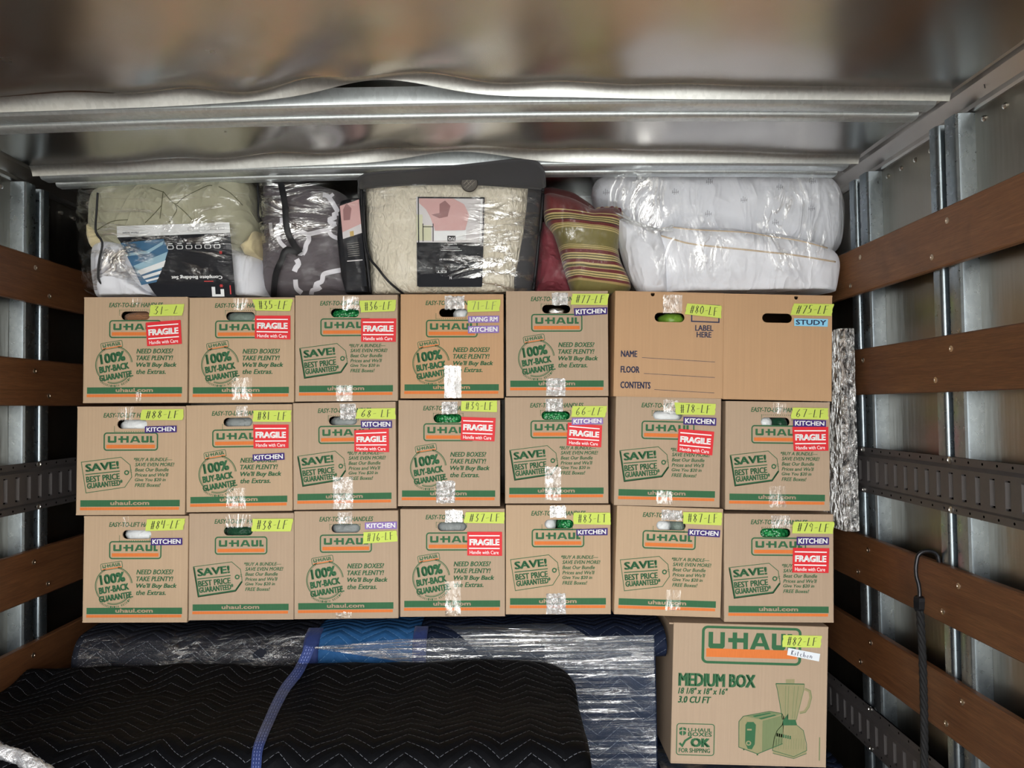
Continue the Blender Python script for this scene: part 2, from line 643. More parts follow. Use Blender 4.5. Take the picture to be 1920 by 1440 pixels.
# ------------------------------------------------------------------ soft goods
def resample(pts, n):
    pts = [Vector(p) for p in pts]
    L = [0.0]
    for i in range(len(pts)):
        L.append(L[-1] + (pts[(i + 1) % len(pts)] - pts[i]).length)
    out = []
    k = 0
    for j in range(n):
        s = L[-1] * j / n
        while L[k + 1] < s:
            k += 1
        t = (s - L[k]) / max(1e-9, L[k + 1] - L[k])
        out.append(pts[k].lerp(pts[(k + 1) % len(pts)], t))
    for _ in range(2):
        out = [(out[i - 1] + out[i] * 2 + out[(i + 1) % n]) / 4 for i in range(n)]
    return out


def puff_mesh(outline, Yc, half, p=2.6, n=110, rings=22, amp=.008, nsc=9.0, seed=0, grow=0.0, back=None, stretch=(1, 1, 1), center=None, zmin=None):
    """a stuffed soft body whose widest outline is the given one at depth Yc"""
    ol = resample([P(x, y, Yc) for x, y in outline], n)
    c = sum(ol, Vector()) / n if center is None else P(*center, Yc)
    if grow:
        ol = [q + (q - c).normalized() * grow for q in ol]
    half2 = back if back is not None else half
    mb = MB()
    sv = Vector((seed * 3.1, seed * 1.7, seed * 2.3))

    def pt(k, i, side):
        rho = math.sin(math.pi / 2 * k / rings)
        h = half if side < 0 else half2
        d = max(0.0, 1 - rho ** p) ** (1 / p)
        q = c + (ol[i] - c) * rho if k else c.copy()
        q = Vector((q.x, Yc + side * h * d, q.z))
        nv = Vector((q.x * stretch[0], q.y * stretch[1], q.z * stretch[2])) * nsc + sv
        a = noise.noise(nv) + .5 * noise.noise(nv * 2.1) + .25 * noise.noise(nv * 4.3)
        q.y += side * a * amp * (1 - rho ** 6)
        q.z += noise.noise(nv + Vector((9, 2, 5))) * amp * .5
        if zmin is not None and q.z < zmin:
            q.z = zmin
        return q
    front = [[mb.add([pt(k, i, -1)], []) for i in range(n if k else 1)] for k in range(rings + 1)]
    bk = [[mb.add([pt(k, i, 1)], []) for i in range(n if k else 1)] for k in range(rings)]
    for side, R in ((0, front), (1, bk + [front[rings]])):
        for k in range(rings):
            for i in range(n):
                j = (i + 1) % n
                if k == 0:
                    f = (R[0][0], R[1][j], R[1][i])
                else:
                    f = (R[k][i], R[k][j], R[k + 1][j], R[k + 1][i])
                    f = tuple(reversed(f)) if False else f
                    f = (R[k][i], R[k][j], R[k + 1][j], R[k + 1][i])
                if side:
                    f = tuple(reversed(f))
                mb.f.append(f)
                mb.m.append(0)
    return mb


def fix_normals(o):
    bm = bmesh.new()
    bm.from_mesh(o.data)
    bmesh.ops.recalc_face_normals(bm, faces=bm.faces)
    bm.to_mesh(o.data)
    bm.free()
    return o


def bvh_of(o):
    me = o.data
    return BVHTree.FromPolygons([o.matrix_world @ v.co if False else v.co for v in me.vertices], [tuple(p.vertices) for p in me.polygons])


def cast(bv, px, py, off, Yd):
    d = ray(px, py)
    hit, nrm, _, _ = bv.ray_cast(EYE, d)
    if hit is None:
        return P(px, py, Yd)
    if nrm.dot(d) > 0:
        nrm = -nrm
    return hit + (nrm * .4 - d * .6) * off


def path_px(pts, step=3.0):
    out = []
    n = len(pts)
    for i in range(n - 1):
        p0, p1, p2, p3 = (Vector(pts[max(0, min(n - 1, i + d))]) for d in (-1, 0, 1, 2))
        m = max(1, int((p2 - p1).length / step))
        for j in range(m):
            t = j / m
            out.append(.5 * ((2 * p1) + (-p0 + p2) * t + (2 * p0 - 5 * p1 + 4 * p2 - p3) * t * t + (-p0 + 3 * p1 - 3 * p2 + p3) * t ** 3))
    out.append(Vector(pts[-1]))
    return out


def ribbon(mb, bv, pts, wpx, off, Yd, m=0, cols=3):
    q = path_px(pts)
    idx = []
    for i, p in enumerate(q):
        d = (q[min(i + 1, len(q) - 1)] - q[max(0, i - 1)])
        d = d.normalized() if d.length > 0 else Vector((1, 0))
        nn = Vector((-d.y, d.x))
        row = []
        for j in range(cols + 1):
            s = (j / cols - .5)
            a = p + nn * wpx * s
            row.append(mb.add([cast(bv, a.x, a.y, off * (1.3 - abs(s)), Yd)], []))
        idx.append(row)
    b = len(mb.uv)
    for i in range(len(q) - 1):
        for j in range(cols):
            mb.f.append((idx[i][j], idx[i][j + 1], idx[i + 1][j + 1], idx[i + 1][j]))
            mb.m.append(m)


def cord(mb, bv, pts, r, off, Yd, m=0):
    mb.tube([cast(bv, p.x, p.y, off, Yd) for p in path_px(pts, 6)], r, 6, m)

# ------------------------------------------------------------------ materials
M = {}
M['alu_ceiling'] = metal_sheet('alu_ceiling', srgb(205, 202, 199), .26, .01, 2.2, scr=.2)
M['alu_wall'] = metal_sheet('alu_wall', srgb(142, 136, 127), .35, .06, 5, (1, 3, .3), scr=.25)
M['alu_rail'] = metal_sheet('alu_rail', srgb(176, 172, 168), .38, .03, 6, (1, .1, 1), scr=.2)
M['galv'] = galvanised('galvanised_steel', srgb(138, 148, 155), .27, .93)
M['galv_roof'] = galvanised('galvanised_roof', srgb(222, 228, 230), .36, .75)
M['rivet'] = flat('rivet_metal', srgb(205, 203, 198), .28, 1.0)
M['screw'] = flat('screw_head', srgb(196, 180, 160), .35, 1.0)
M['track'] = flat('track_steel', srgb(74, 70, 70), .42, .2, nscale=40, namt=.2)
M['dark_steel'] = flat('dark_steel', srgb(52, 52, 55), .30, .8)
M['rubber'] = flat('black_rope', srgb(15, 15, 17), .8, nscale=300, namt=.6)
M['wood'] = wood('stained_slat', srgb(92, 56, 33), srgb(120, 80, 49), srgb(58, 35, 21))
M['wood_light'] = wood('lighter_brown_slat', srgb(120, 80, 50), srgb(142, 100, 66), srgb(88, 53, 31))  # lighter brown for the topmost slat on the strap wall
M['floor'] = flat('deck_boards', srgb(96, 78, 62), .7, nscale=6, namt=.3)
M['concrete'] = flat('driveway', srgb(168, 164, 156), .9, nscale=3, namt=.15)

# ------------------------------------------------------------------ setting: truck shell
def sheet(name, fn, nu, nv, mat, flip=False):
    mb = MB()
    for j in range(nv + 1):
        for i in range(nu + 1):
            mb.add([fn(i / nu, j / nv)], [])
    for j in range(nv):
        for i in range(nu):
            a = j * (nu + 1) + i
            f = (a, a + 1, a + nu + 2, a + nu + 1)
            mb.f.append(tuple(reversed(f)) if flip else f)
            mb.m.append(0)
    return mb


mb = MB()
mb.box(XL - .04, YREAR, -.06, XR + .04, YFRONT + .04, 0)
tag(mb.build('floor', M['floor']), kind='structure')
mb = MB()
mb.box(-30, -40, -1.1, 30, YREAR - .1, -1.0)
tag(mb.build('driveway_ground', M['concrete']), kind='structure')
for nm, x0, x1 in (('wall_left', XL - .03, XL), ('wall_right', XR, XR + .03)):
    s = -1 if x0 < 0 else 1
    xi = XL if s < 0 else XR

    def wf(u, v, s=s, xi=xi):
        y = YREAR + u * (YFRONT - YREAR)
        z = v * 2.56
        n_ = noise.noise(Vector((y * 2.1, z * 1.1, 4 * s))) * .0022
        return (xi - s * n_, y, z)
    b = sheet(nm, wf, 110, 50, None, flip=(s > 0))
    k0 = len(b.v)
    b.box(xi + s * .006 if s > 0 else xi - .03, YREAR, 0, xi + .03 if s > 0 else xi - .006, YFRONT, 2.6)
    o = b.build(nm, M['alu_wall'], smooth=True, sharp=40)
    tag(o, kind='structure')
mb = MB()
mb.box(XL, YFRONT, 0, XR, YFRONT + .03, 2.6)
tag(mb.build('wall_front', M['alu_wall']), kind='structure')

M['hem'] = galvanised('dull_hem', srgb(196, 197, 195), .34, .9)
# ceiling: three buckled sheets between the roof bows
BOWS = [1.745, 2.20, 2.66]
ZB = CAMZ + .714
CROWN = .011


def bump_at(x, c, w_):
    t = (x - c) / w_
    return math.exp(-t * t)


def ceil_fn(y0, y1, dents, seed, rise):
    def fn(u, v):
        x = XL + .07 + u * (XR - XL - .14)
        s = sum(a * bump_at(x, c, w_) for c, w_, a in dents)
        lift = sum(b_ * bump_at(x, c, w_) for (c, w_, a), b_ in zip(dents, rise))
        ye = y1 - s
        v2 = v if v < .7 else .7 + (v - .7)
        L = y1 - y0
        fold = .028
        if v < .6:
            y = y0 + (v / .6) * (ye - fold - y0)
            t = 0
        else:
            t = (v - .6) / .4
            y = ye - fold + t * fold
        z = ZC + .006
        # rounded hem rolling down to a near-vertical edge
        if t > 0:
            th_ = t * math.radians(57)
            y = ye - fold + fold * math.sin(th_)
            z -= (.028 - lift) * (1 - math.cos(th_)) / (1 - math.cos(math.radians(57)))
        q = Vector((x * 1.5, y * 1.6, seed))
        a = noise.noise(q) + .35 * noise.noise(q * 2.3) + .04 * noise.noise(q * 5.5)
        z += (a * (.0125 if y0 < 0 else .016) + .0012 * noise.noise(Vector((x * 6, y * 2, seed + 3)))) * (1 - t)
        # creases running diagonally up to the dents
        for c, w_, am in dents:
            dd = (x - c) * .8 + (y - ye) * .9
            z += .0045 * math.exp(-((x - c + .2) / (w_ * 1.8)) ** 2) * math.sin(dd * 26) * math.exp(-((y - ye) / .22) ** 2) * (1 - t)
        return (x, y, z - CROWN * x * x)
    return fn


cb = MB()
for (y0, y1, dents, seed, rise) in (
        (YREAR, BOWS[0] - .012, [(-.27, .17, .075), (-.52, .22, .012), (.05, .25, .015)], 1.3, [.016, .003, .002]),
        (BOWS[0] + .085, BOWS[1] - .012, [(-.13, .19, .07), (-.5, .2, .012)], 5.1, [.014, .002]),
        (BOWS[1] + .085, YFRONT, [], 8.7, [])):
    b = sheet('c', ceil_fn(y0, y1, dents, seed, rise), 170, 70, None, flip=True)
    nq = len(b.f)
    k0 = len(cb.v)
    cb.v += b.v
    cb.f += [tuple(k0 + q_ for q_ in f_) for f_ in b.f]
    cb.m += [1 if q_ >= nq * .66 and y1 < 3 else 0 for q_ in range(nq)]
cb.box(XL, YREAR, ZC + .05, XR, YFRONT, ZC + .09)
tag(cb.build('ceiling', [M['alu_ceiling'], M['hem']], smooth=True, sharp=50), kind='structure')

# profile of bows and posts: an open channel with two lips, (d = distance from the skin, y)
PROF = [(.046, .112), (.046, .090), (.045, .085), (.041, .080), (.036, .078), (.0, .076), (.0, .052), (.042, .050), (.045, .048), (.046, .045), (.046, .012), (.0445, .006), (.040, .0015), (.034, 0), (0, 0)]


def channel(mb, y, fn, a0, a1, th=.0025):
    """fn(d, yy, a) -> point"""
    n = len(PROF)
    vs = []
    for a in (a0, a1):
        for off in (0, th):
            for q_, (d, yy) in enumerate(PROF):
                d0, d1 = PROF[max(0, q_ - 1)], PROF[min(n - 1, q_ + 1)]
                tx, ty = d1[0] - d0[0], d1[1] - d0[1]
                ln = math.hypot(tx, ty)
                # keep the thickness on the hidden side of the folded sheet
                vs.append(fn(d + ty / ln * off, y + yy - tx / ln * off, a))
    fs = []
    for k_ in range(n - 1):
        fs.append((k_, k_ + 1, 2 * n + k_ + 1, 2 * n + k_))
        fs.append((n + k_ + 1, n + k_, 3 * n + k_, 3 * n + k_ + 1))
    fs += [(k_ + 1, k_, n + k_, n + k_ + 1) for k_ in range(n - 1)]
    fs += [(2 * n + k_, 2 * n + k_ + 1, 3 * n + k_ + 1, 3 * n + k_) for k_ in range(n - 1)]
    fs += [(0, 2 * n, 3 * n, n), (n - 1, 2 * n - 1, 4 * n - 1, 3 * n - 1)]
    mb.add(vs, fs)


BOWLBL = ['galvanised roof bow nearest the open end, crossing above the dented fold',
          'galvanised roof bow directly over the quilted bedding bags',
          'galvanised roof bow deepest in the truck, half hidden above the bedding']
for i, y in enumerate(BOWS):
    mb = MB()
    nseg = 24
    xa_, xb_ = XL + .08, XR - .09
    for k_ in range(nseg):
        channel(mb, y, lambda d, yy, a: (a, yy, ZB + .046 - d - CROWN * a * a), xa_ + (xb_ - xa_) * k_ / nseg, xa_ + (xb_ - xa_) * (k_ + 1) / nseg)
    o = mb.build('roof_bow', M['galv_roof'], smooth=True, sharp=30)
    fix_normals(o)
    tag(o, BOWLBL[i], 'roof beam', 'roof bows across the ceiling')

# wall posts
ZPOST = CAMZ + .712 - .03
SIDE = {-1: 'on the wall opposite the hanging strap', 1: 'on the wall with the hanging strap'}
POSTS = {-1: [2.19, 2.66], 1: [1.30, 1.745, 2.185, 2.62]}
PLBL = {(-1, 2.19): 'galvanised wall post beside the olive bedding bag, opposite the strap wall',
        (-1, 2.66): 'galvanised wall post hidden behind the olive bedding bag',
        (1, 1.30): 'galvanised wall post on the strap wall, closest to the open end',
        (1, 1.745): 'galvanised wall post just beyond the hanging black strap',
        (1, 2.185): 'galvanised wall post between the silver wrapped panel and the hanging strap',
        (1, 2.62): 'galvanised wall post behind the white pillows'}
for s in (-1, 1):
    xi = XL if s < 0 else XR
    for y in POSTS[s]:
        if y in (2.62, 2.66, 1.30):
            continue
        mb = MB()
        channel(mb, y, lambda d, yy, a: (xi - s * d, yy, a), .02, ZPOST)
        o = mb.build('wall_post', M['galv'], smooth=True, sharp=30)
        fix_normals(o)
        tag(o, PLBL[(s, y)], 'post', 'channel posts along the truck walls')
        o['kind'] = 'thing'

# top rails: extruded cove between wall and ceiling
for s in (-1, 1):
    xi = XL if s < 0 else XR
    pr = [(.118, .752), (.110, .748), (.080, .758), (.050, .738), (.046, .742), (.040, .738), (.036, .728), (.012, .700), (.010, .690), (.006, .684), (.0, .684)]
    mb = MB()
    vs = []
    for y in (YREAR, YFRONT):
        vs += [(xi - s * d, y, CAMZ + z) for d, z in pr]
    n = len(pr)
    mb.add(vs, [(k_, k_ + 1, n + k_ + 1, n + k_) for k_ in range(n - 1)])
    # rivets: pairs at each bow on the cove, a row along the skin below
    o = mb.build('ceiling_rail', M['alu_rail'])
    fix_normals(o)
    tag(o, ('aluminium corner rail where roof meets the wall, ' + ('above the olive bedding bag' if s < 0 else 'above the hanging strap')), 'rail', 'corner rails under the roof')
    o['kind'] = 'thing'
    spots = [((xi - s * .066, y + dy, CAMZ + .747), (-s * .55, 0, -.83)) for y in BOWS[:2] for dy in (.02, .085)]
    y = 1.2
    while y < 2.6:
        spots.append(((xi - s * .0005, y, CAMZ + .655), (-s, 0, 0)))
        y += .073
    for c_, ax in spots:
        riv = MB()
        riv.lathe(c_, ax, [(.0068, -.001), (.0068, .003), (.003, .006)], 10)
        riv.build('rivet', M['rivet'], o)
    if s > 0:
        mk = MB()
        for a, b_ in (((1847, 165), (1843, 145)), ((1835, 158), (1853, 150)), ((1845, 152), (1838, 162))):
            p0, p1 = PXX(*a, XR - .026), PXX(*b_, XR - .026)
            mk.tube([p0, p1], .0012, 5)
        mk.build('marker_scribble', flat('marker_ink', srgb(22, 20, 20), .6), o)

# slats
XSL, XSR = -1.392, 1.058
TH = .019


def screw_head(parent, c, ax):
    b = MB()
    b.lathe(c, ax, [(.0075, -.002), (.0075, .0015), (.0045, .0022), (.0035, .0008)], 12)
    return b.build('screw', M['screw'], parent)


ZS = [(.465, .325), (.158, .021), (-.402, -.545), (-.672, -.815)]
SLBL = ['topmost', 'second from top', 'third from top', 'lowest']
for s in (-1, 1):
    xf = XSL if s < 0 else XSR
    for i, (z1, z0) in enumerate(ZS):
        mb = MB()
        y0, y1 = -1.2, 3.3
        nseg = 60
        vs, fs = [], []
        x_in, x_out = xf, xf + s * TH
        bv_ = .003
        sec = [(x_in, z0 + bv_), (x_in, z1 - bv_), (x_in + s * bv_, z1), (x_out, z1), (x_out, z0), (x_in + s * bv_, z0)]
        for j in range(nseg + 1):
            y = y0 + (y1 - y0) * j / nseg
            wv = .0015 * noise.noise(Vector((y * 1.3, i, s)))
            vs += [(x, y, CAMZ + z + wv) for x, z in sec]
        for j in range(nseg):
            for k_ in range(6):
                fs.append((j * 6 + k_, j * 6 + (k_ + 1) % 6, (j + 1) * 6 + (k_ + 1) % 6, (j + 1) * 6 + k_))
        fs += [tuple(range(6)), tuple(nseg * 6 + k_ for k_ in range(6))]
        mb.add(vs, fs)
        o = mb.build('wooden_slat', M['wood_light'] if (s > 0 and i == 0) else M['wood'])
        fix_normals(o)
        tag(o, '%s brown wooden slat %s' % (SLBL[i], SIDE[s]), 'slat', 'wooden slats along the truck walls')
        for y in POSTS[s]:
            if y > 2.5 or y < 1.5:
                continue
            for dy, zz in ((.02, z1 - .035), (.094, z0 + .03)):
                screw_head(o, (xf, y + (.02 if zz > (z0 + z1) / 2 else .088), CAMZ + zz), (-s, 0, 0))

# logistic tracks: steel rails with a row of slots
def etrack(s, z0, z1, ya, yb, label):
    xf = XSL if s < 0 else XSR
    h = z1 - z0
    pitch = .0508
    mb = MB()
    zb0, zb1 = z0 + .026, z1 - .026                      # raised band
    fl, rz = .002, .0
    X = lambda d: xf + s * (.016 - d)                    # d = towards the cargo space
    n = int((yb - ya) / pitch)

    def pan(d, poly, holes=()):
        loops = [[Vector((p[0], p[1], 0)) for p in poly]] + [[Vector((p[0], p[1], 0)) for p in hh] for hh in holes]
        al = [p for l in loops for p in l]
        mb.add([(X(d), p.x, CAMZ + p.y) for p in al], [tuple(t) for t in tessellate_polygon(loops)])
    for k_ in range(n):
        y0, y1 = ya + k_ * pitch, ya + (k_ + 1) * pitch
        ym = (y0 + y1) / 2
        w2, hh = .0088, (zb1 - zb0) / 2 - .010
        zc = (zb0 + zb1) / 2
        hole = [(ym - w2, zc - hh), (ym + w2, zc - hh), (ym + w2, zc + hh), (ym - w2, zc + hh)]
        pan(.016, [(y0, zb0), (y1, zb0), (y1, zb1), (y0, zb1)], [hole])
        # slot walls
        for a in range(4):
            p, q = hole[a], hole[(a + 1) % 4]
            mb.add([(X(.016), p[0], CAMZ + p[1]), (X(.016), q[0], CAMZ + q[1]), (X(.009), q[0], CAMZ + q[1]), (X(.009), p[0], CAMZ + p[1])], [(0, 1, 2, 3)])
        # tongue pressed back into the slot
        mb.add([(X(.0155), ym + w2, CAMZ + zc - hh + .004), (X(.0155), ym + w2, CAMZ + zc + hh - .004), (X(.007), ym - .002, CAMZ + zc + hh - .004), (X(.007), ym - .002, CAMZ + zc - hh + .004)], [(0, 1, 2, 3)], 2)
        for zf0, zf1 in ((z0, zb0 - .008), (zb1 + .008, z1)):
            zc2 = (zf0 + zf1) / 2
            hl = [(ym + .0035 * math.cos(t * math.pi / 3), zc2 + .0035 * math.sin(t * math.pi / 3)) for t in range(6)]
            pan(.004, [(y0, zf0), (y1, zf0), (y1, zf1), (y0, zf1)], [hl])
        for (d0, za), (d1, zb_) in (((.016, zb1), (.004, zb1 + .008)), ((.004, zb0 - .008), (.016, zb0))):
            mb.add([(X(d0), y0, CAMZ + za), (X(d0), y1, CAMZ + za), (X(d1), y1, CAMZ + zb_), (X(d1), y0, CAMZ + zb_)], [(0, 1, 2, 3)])
    mb.box(X(.0), ya, CAMZ + z0, X(-.001), yb, CAMZ + z1, 1)  # near-black sheet behind the slots, standing in for their shade
    o = mb.build('logistic_track', [M['track'], flat('slot_shade', srgb(5, 5, 6), .95, spec=0), flat('track_tongue', srgb(92, 89, 89), .4, .3)])
    tag(o, label, 'cargo track', 'slotted steel cargo tracks on the walls')
    for y in POSTS[s]:
        if 1.5 < y < 2.5:
            for zz in (z0 + .008, z1 - .008):
                b = MB()
                b.lathe((X(.004), y + .06, CAMZ + zz), (-s, 0, 0), [(.0085, -.002), (.0085, .002), (.005, .004), (.004, .002)], 12)
                b.build('bolt', M['rivet'], o)
    return o


etrack(-1, -.288, -.146, 1.5, 3.0, 'dark slotted steel cargo track between the slats, on the wall opposite the strap')
etrack(1, -.272, -.136, .59, 3.0, 'dark slotted steel cargo track between the slats, above the hanging strap')
etrack(1, -1.040, -.908, 1.5, 3.0, 'dark slotted steel cargo track low on the wall beside the largest box')

# ------------------------------------------------------------------ moving boxes
M['card_warm'] = cardboard('cardboard_warm', srgb(190, 164, 136))
M['card_grey'] = cardboard('cardboard_grey', srgb(182, 159, 136))
M['card_kraft'] = cardboard('cardboard_kraft', srgb(193, 156, 120))
M['green_ink'] = ink('green_ink', srgb(52, 98, 66))
M['olive_ink'] = ink('olive_ink', srgb(66, 86, 62))
M['orange_ink'] = ink('orange_ink', srgb(208, 116, 58))
M['navy_ink'] = ink('navy_ink', srgb(50, 56, 82))
M['tint_ink'] = ink('tint_ink', srgb(142, 136, 102))
M['mid_ink'] = ink('mid_ink', srgb(112, 124, 88))
M['number_tape'] = flat('number_tape', srgb(198, 216, 98), .6, spec=.2)
M['pen'] = flat('marker_pen', srgb(42, 44, 34), .6)
M['pen_grey'] = flat('faded_pen', srgb(112, 120, 78), .6)
M['sticker_red'] = flat('sticker_red', srgb(218, 52, 58), .5, spec=.15)
M['white'] = flat('print_white', srgb(245, 245, 245), .5)
M['sticker_purple'] = flat('sticker_purple', srgb(62, 42, 116), .5, spec=.2)
M['sticker_lilac'] = flat('sticker_lilac', srgb(136, 110, 178), .5, spec=.25)  # light purple; also purple stickers with glare painted into the colour
M['sticker_blue'] = flat('sticker_blue', srgb(140, 205, 236), .4)
M['navy'] = flat('print_navy', srgb(30, 40, 78), .5)
M['label_white'] = flat('label_white', srgb(228, 234, 240), .5)
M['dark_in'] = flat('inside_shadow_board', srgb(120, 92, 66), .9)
TAPES = {1: film('tape_clear', .07, .30, 34, (1, 1, .25), .55, .09, dist=.008, thr=.42),
         2: film('tape_crinkled', .26, .45, 60, (1, 1, .6), .9, .10, dist=.008, thr=.42),
         3: film('tape_shiny', .60, .30, 75, (1, 1, .8), 1.0, .12, dist=.010, thr=.30, haze=.10, hazecol=(.9, .92, .95, 1)),
         4: film('tape_silver', .90, .10, 40, (1, 1, .35), .9, .10, dist=.016, thr=.30, haze=.14, hazecol=(.88, .92, .96, 1))}
MATS_BOX = ['card', 'green_ink', 'orange_ink', 'dark_in', 'olive_ink', 'navy_ink']
GRN, ORG, INN, OLV, NVY = 1, 2, 3, 4, 5


def stadium(cx, cz, w_, h, n=10):
    r = h / 2
    pts = []
    for a0, ccx in ((-90, cx + w_ / 2 - r), (90, cx - w_ / 2 + r)):
        for i in range(n + 1):
            t = math.radians(a0 + 180 * i / n)
            pts.append((ccx + r * math.cos(t), cz + r * math.sin(t)))
    return pts


def carton_shell(mb, W, H, D, holes=(), wall=.004):
    """hollow corrugated box; front panel (y = 0) may have holes"""
    fr = .0025
    outer = [(fr, 0), (W - fr, 0), (W - fr, H), (fr, H)]
    loops = [[Vector((p[0], p[1], 0)) for p in outer]] + [[Vector((p[0], p[1], 0)) for p in h] for h in holes]
    al = [p for l in loops for p in l]
    tris = tessellate_polygon(loops)

    def ori(t, front):
        a, b, c = (al[i] for i in t)
        ccw = (b.x - a.x) * (c.y - a.y) - (b.y - a.y) * (c.x - a.x) > 0
        return tuple(t) if ccw == front else tuple(reversed(t))
    mb.add([(p.x, 0, p.y) for p in al], [ori(t, True) for t in tris], 0)
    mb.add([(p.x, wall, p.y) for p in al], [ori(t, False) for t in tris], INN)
    for h in holes:
        n = len(h)
        mb.add([(p[0], 0, p[1]) for p in h] + [(p[0], wall, p[1]) for p in h], [(i, (i + 1) % n, n + (i + 1) % n, n + i) for i in range(n)], 0)
    # rounded vertical edges, side, back, flaps (slightly proud and parted by a thin slit)
    for x, s in ((0, 1), (W, -1)):
        mb.add([(x + s * fr, 0, 0), (x + s * .0007, .0007, 0), (x, fr, 0), (x, D, 0), (x + s * fr, 0, H), (x + s * .0007, .0007, H), (x, fr, H), (x, D, H)],
               [((0, 1, 5, 4) if s < 0 else (1, 0, 4, 5)), ((1, 2, 6, 5) if s < 0 else (2, 1, 5, 6)), ((2, 3, 7, 6) if s < 0 else (3, 2, 6, 7))], 0)
    mb.add([(0, D, 0), (W, D, 0), (W, D, H), (0, D, H)], [(1, 0, 3, 2)], 0)
    mb.box(.001, -.0012, H - .0042, W - .001, D, H - .0006, 0)
    mb.box(.001, -.0008, .0006, W - .001, D, .0042, 0)
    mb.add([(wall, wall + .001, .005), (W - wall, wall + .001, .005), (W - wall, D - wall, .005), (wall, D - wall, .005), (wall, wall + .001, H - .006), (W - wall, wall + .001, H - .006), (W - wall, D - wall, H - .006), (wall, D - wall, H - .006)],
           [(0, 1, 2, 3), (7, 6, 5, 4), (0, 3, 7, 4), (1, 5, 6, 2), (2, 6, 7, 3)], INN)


def face_print(mb, W, H):
    return Print(mb, lambda s, t, l: (s * W, -.0005 - l * .0004, t * H))


def print_common(p, dz, G, hole_up):
    # dz: how far the print sits lower than usual (fraction)
    p.text('EASY-TO-LIFT HANDLES', .243, 1 - .097 - dz * .3, .762, 1 - .053 - dz * .3, G, .022, .25)
    x0, x1, y1, y0 = .253, .742, 1 - .224 - dz, 1 - .382 - dz
    p.rrect(x0, y0, x1, y1, .025, .0125, G)
    p.uhaul(x0 + .033, y0 + .069, x1 - .030, y1 - .028, G)
    p.rect(x0 + .020, y0 + .017, x1 - .022, y0 + .050, ORG)
    # dashed cut line round the hand hole
    cz = 1 - .176 - dz * .25
    for t in range(26):
        a = math.pi * (t + .5) / 26 if hole_up else -math.pi * (t + .5) / 26
        cx = .49 + .145 * max(-1, min(1, 1.25 * math.cos(a)))
        zz = cz + (.052 if hole_up else -.052) * min(1, 1.9 * abs(math.sin(a)))
        p.rect(cx - .0028, zz - .004, cx + .0028, zz + .004, G)
    p.rect(.041, 1 - .912 - dz * .5, .952, 1 - .852 - dz * .5, GRN)
    p.text('uhaul.com', .316, 1 - .898 - dz * .5, .673, 1 - .860 - dz * .5, 0, .045, lift=1)
    p.rect(.038, 1 - .944 - dz * .5, .946, 1 - .918 - dz * .5, ORG)


def print_guarantee(p, dz, G):
    cx, cy, r = .297, 1 - .640 - dz * .8, .176
    for (ra, wd) in ((r, .0075), (r - .010, .004)):
        p.ring(cx, cy, ra, wd, G, 0, 118 if ra < r else 116, 338 - 96)
        p.ring(cx, cy, ra, wd, G, 0, 250, 340)
        p.ring(cx, cy, ra, wd, G, 0, 8, 78)
    q = p.turned((cx, cy), 9)
    q.rrect(cx - .098, cy + .155, cx + .108, cy + .218, .012, .0055, G)
    q.uhaul(cx - .082, cy + .177, cx + .092, cy + .208, G)
    q.rect(cx - .088, cy + .160, cx + .098, cy + .169, ORG)
    q.text('100%', cx - .125, cy + .022, cx + .118, cy + .118, G, .045)
    q.text('BUY-BACK', cx - .148, cy - .060, cx + .142, cy + .004, G, .045)
    q.text('GUARANTEE.', cx - .160, cy - .137, cx + .168, cy - .078, G, .045)
    s = 'UNUSED\u2013WITH RECEIPT'
    for i, ch in enumerate(s):
        if ch == ' ':
            continue
        a = math.radians(-128 + 92 * i / (len(s) - 1))
        rr = r + .024
        x, y = cx + rr * math.cos(a), cy + rr * math.sin(a)
        p.text(ch, x - .0065, y - .010, x + .0065, y + .010, G, .02, rot=math.degrees(a) + 90)
    for i, (s, x1) in enumerate((('NEED BOXES?', .865), ('TAKE PLENTY!', .864), ("We'll Buy Back", .898), ('the Extras.', .795))):
        yc = 1 - (.513 + i * .0645) - dz * .8
        low = .010 if 'y' in s and i == 2 else 0
        p.text(s, .510, yc - .022 - low, x1, yc + .024, G, .028, .25)


def print_bundle(p, dz, G, thick):
    o = -dz * .6
    pts = [(.045, .50), (.409, .544), (.493, .473), (.510, .362), (.447, .268), (.092, .217)]
    pts = [(a, b + o) for a, b in pts]
    p.stroke(pts, .0062, G, 0, True)
    if thick:
        p.stroke([(.050, .495 + o), (.098, .224 + o), (.447, .275 + o), (.508, .36 + o)], .017, G, 0)
    q = p.turned((.28, .38 + o), 5.8)
    q.text('SAVE!', .090, .428 + o, .400, .500 + o, G, .05)
    q.rect(.085, .400 + o, .403, .409 + o, G)
    q.text('BEST PRICE', .088, .330 + o, .398, .386 + o, G, .035)
    q.text('GUARANTEED*', .090, .272 + o, .420, .327 + o, G, .035)
    p.ring(.462, .402 + o, .017, .0115, G)
    p.stroke([(.478, .41 + o), (.495, .425 + o), (.51, .424 + o)], .003, G)
    p.stroke([(.478, .405 + o), (.495, .41 + o), (.512, .402 + o)], .003, G)
    for i, (s, x1) in enumerate((('*BUY A BUNDLE\u2014', .880), ('SAVE EVEN MORE!', .900), ('Beat Our Bundle', .848), ("Prices and We'll", .846), ('Give You $20 in', .822), ('FREE Boxes!', .775))):
        yc = 1 - (.478 + i * .0472) + o
        x0 = .526 if i == 0 else .538
        p.text(s, x0, yc - .016, x1, yc + .018, G, .024, .25)


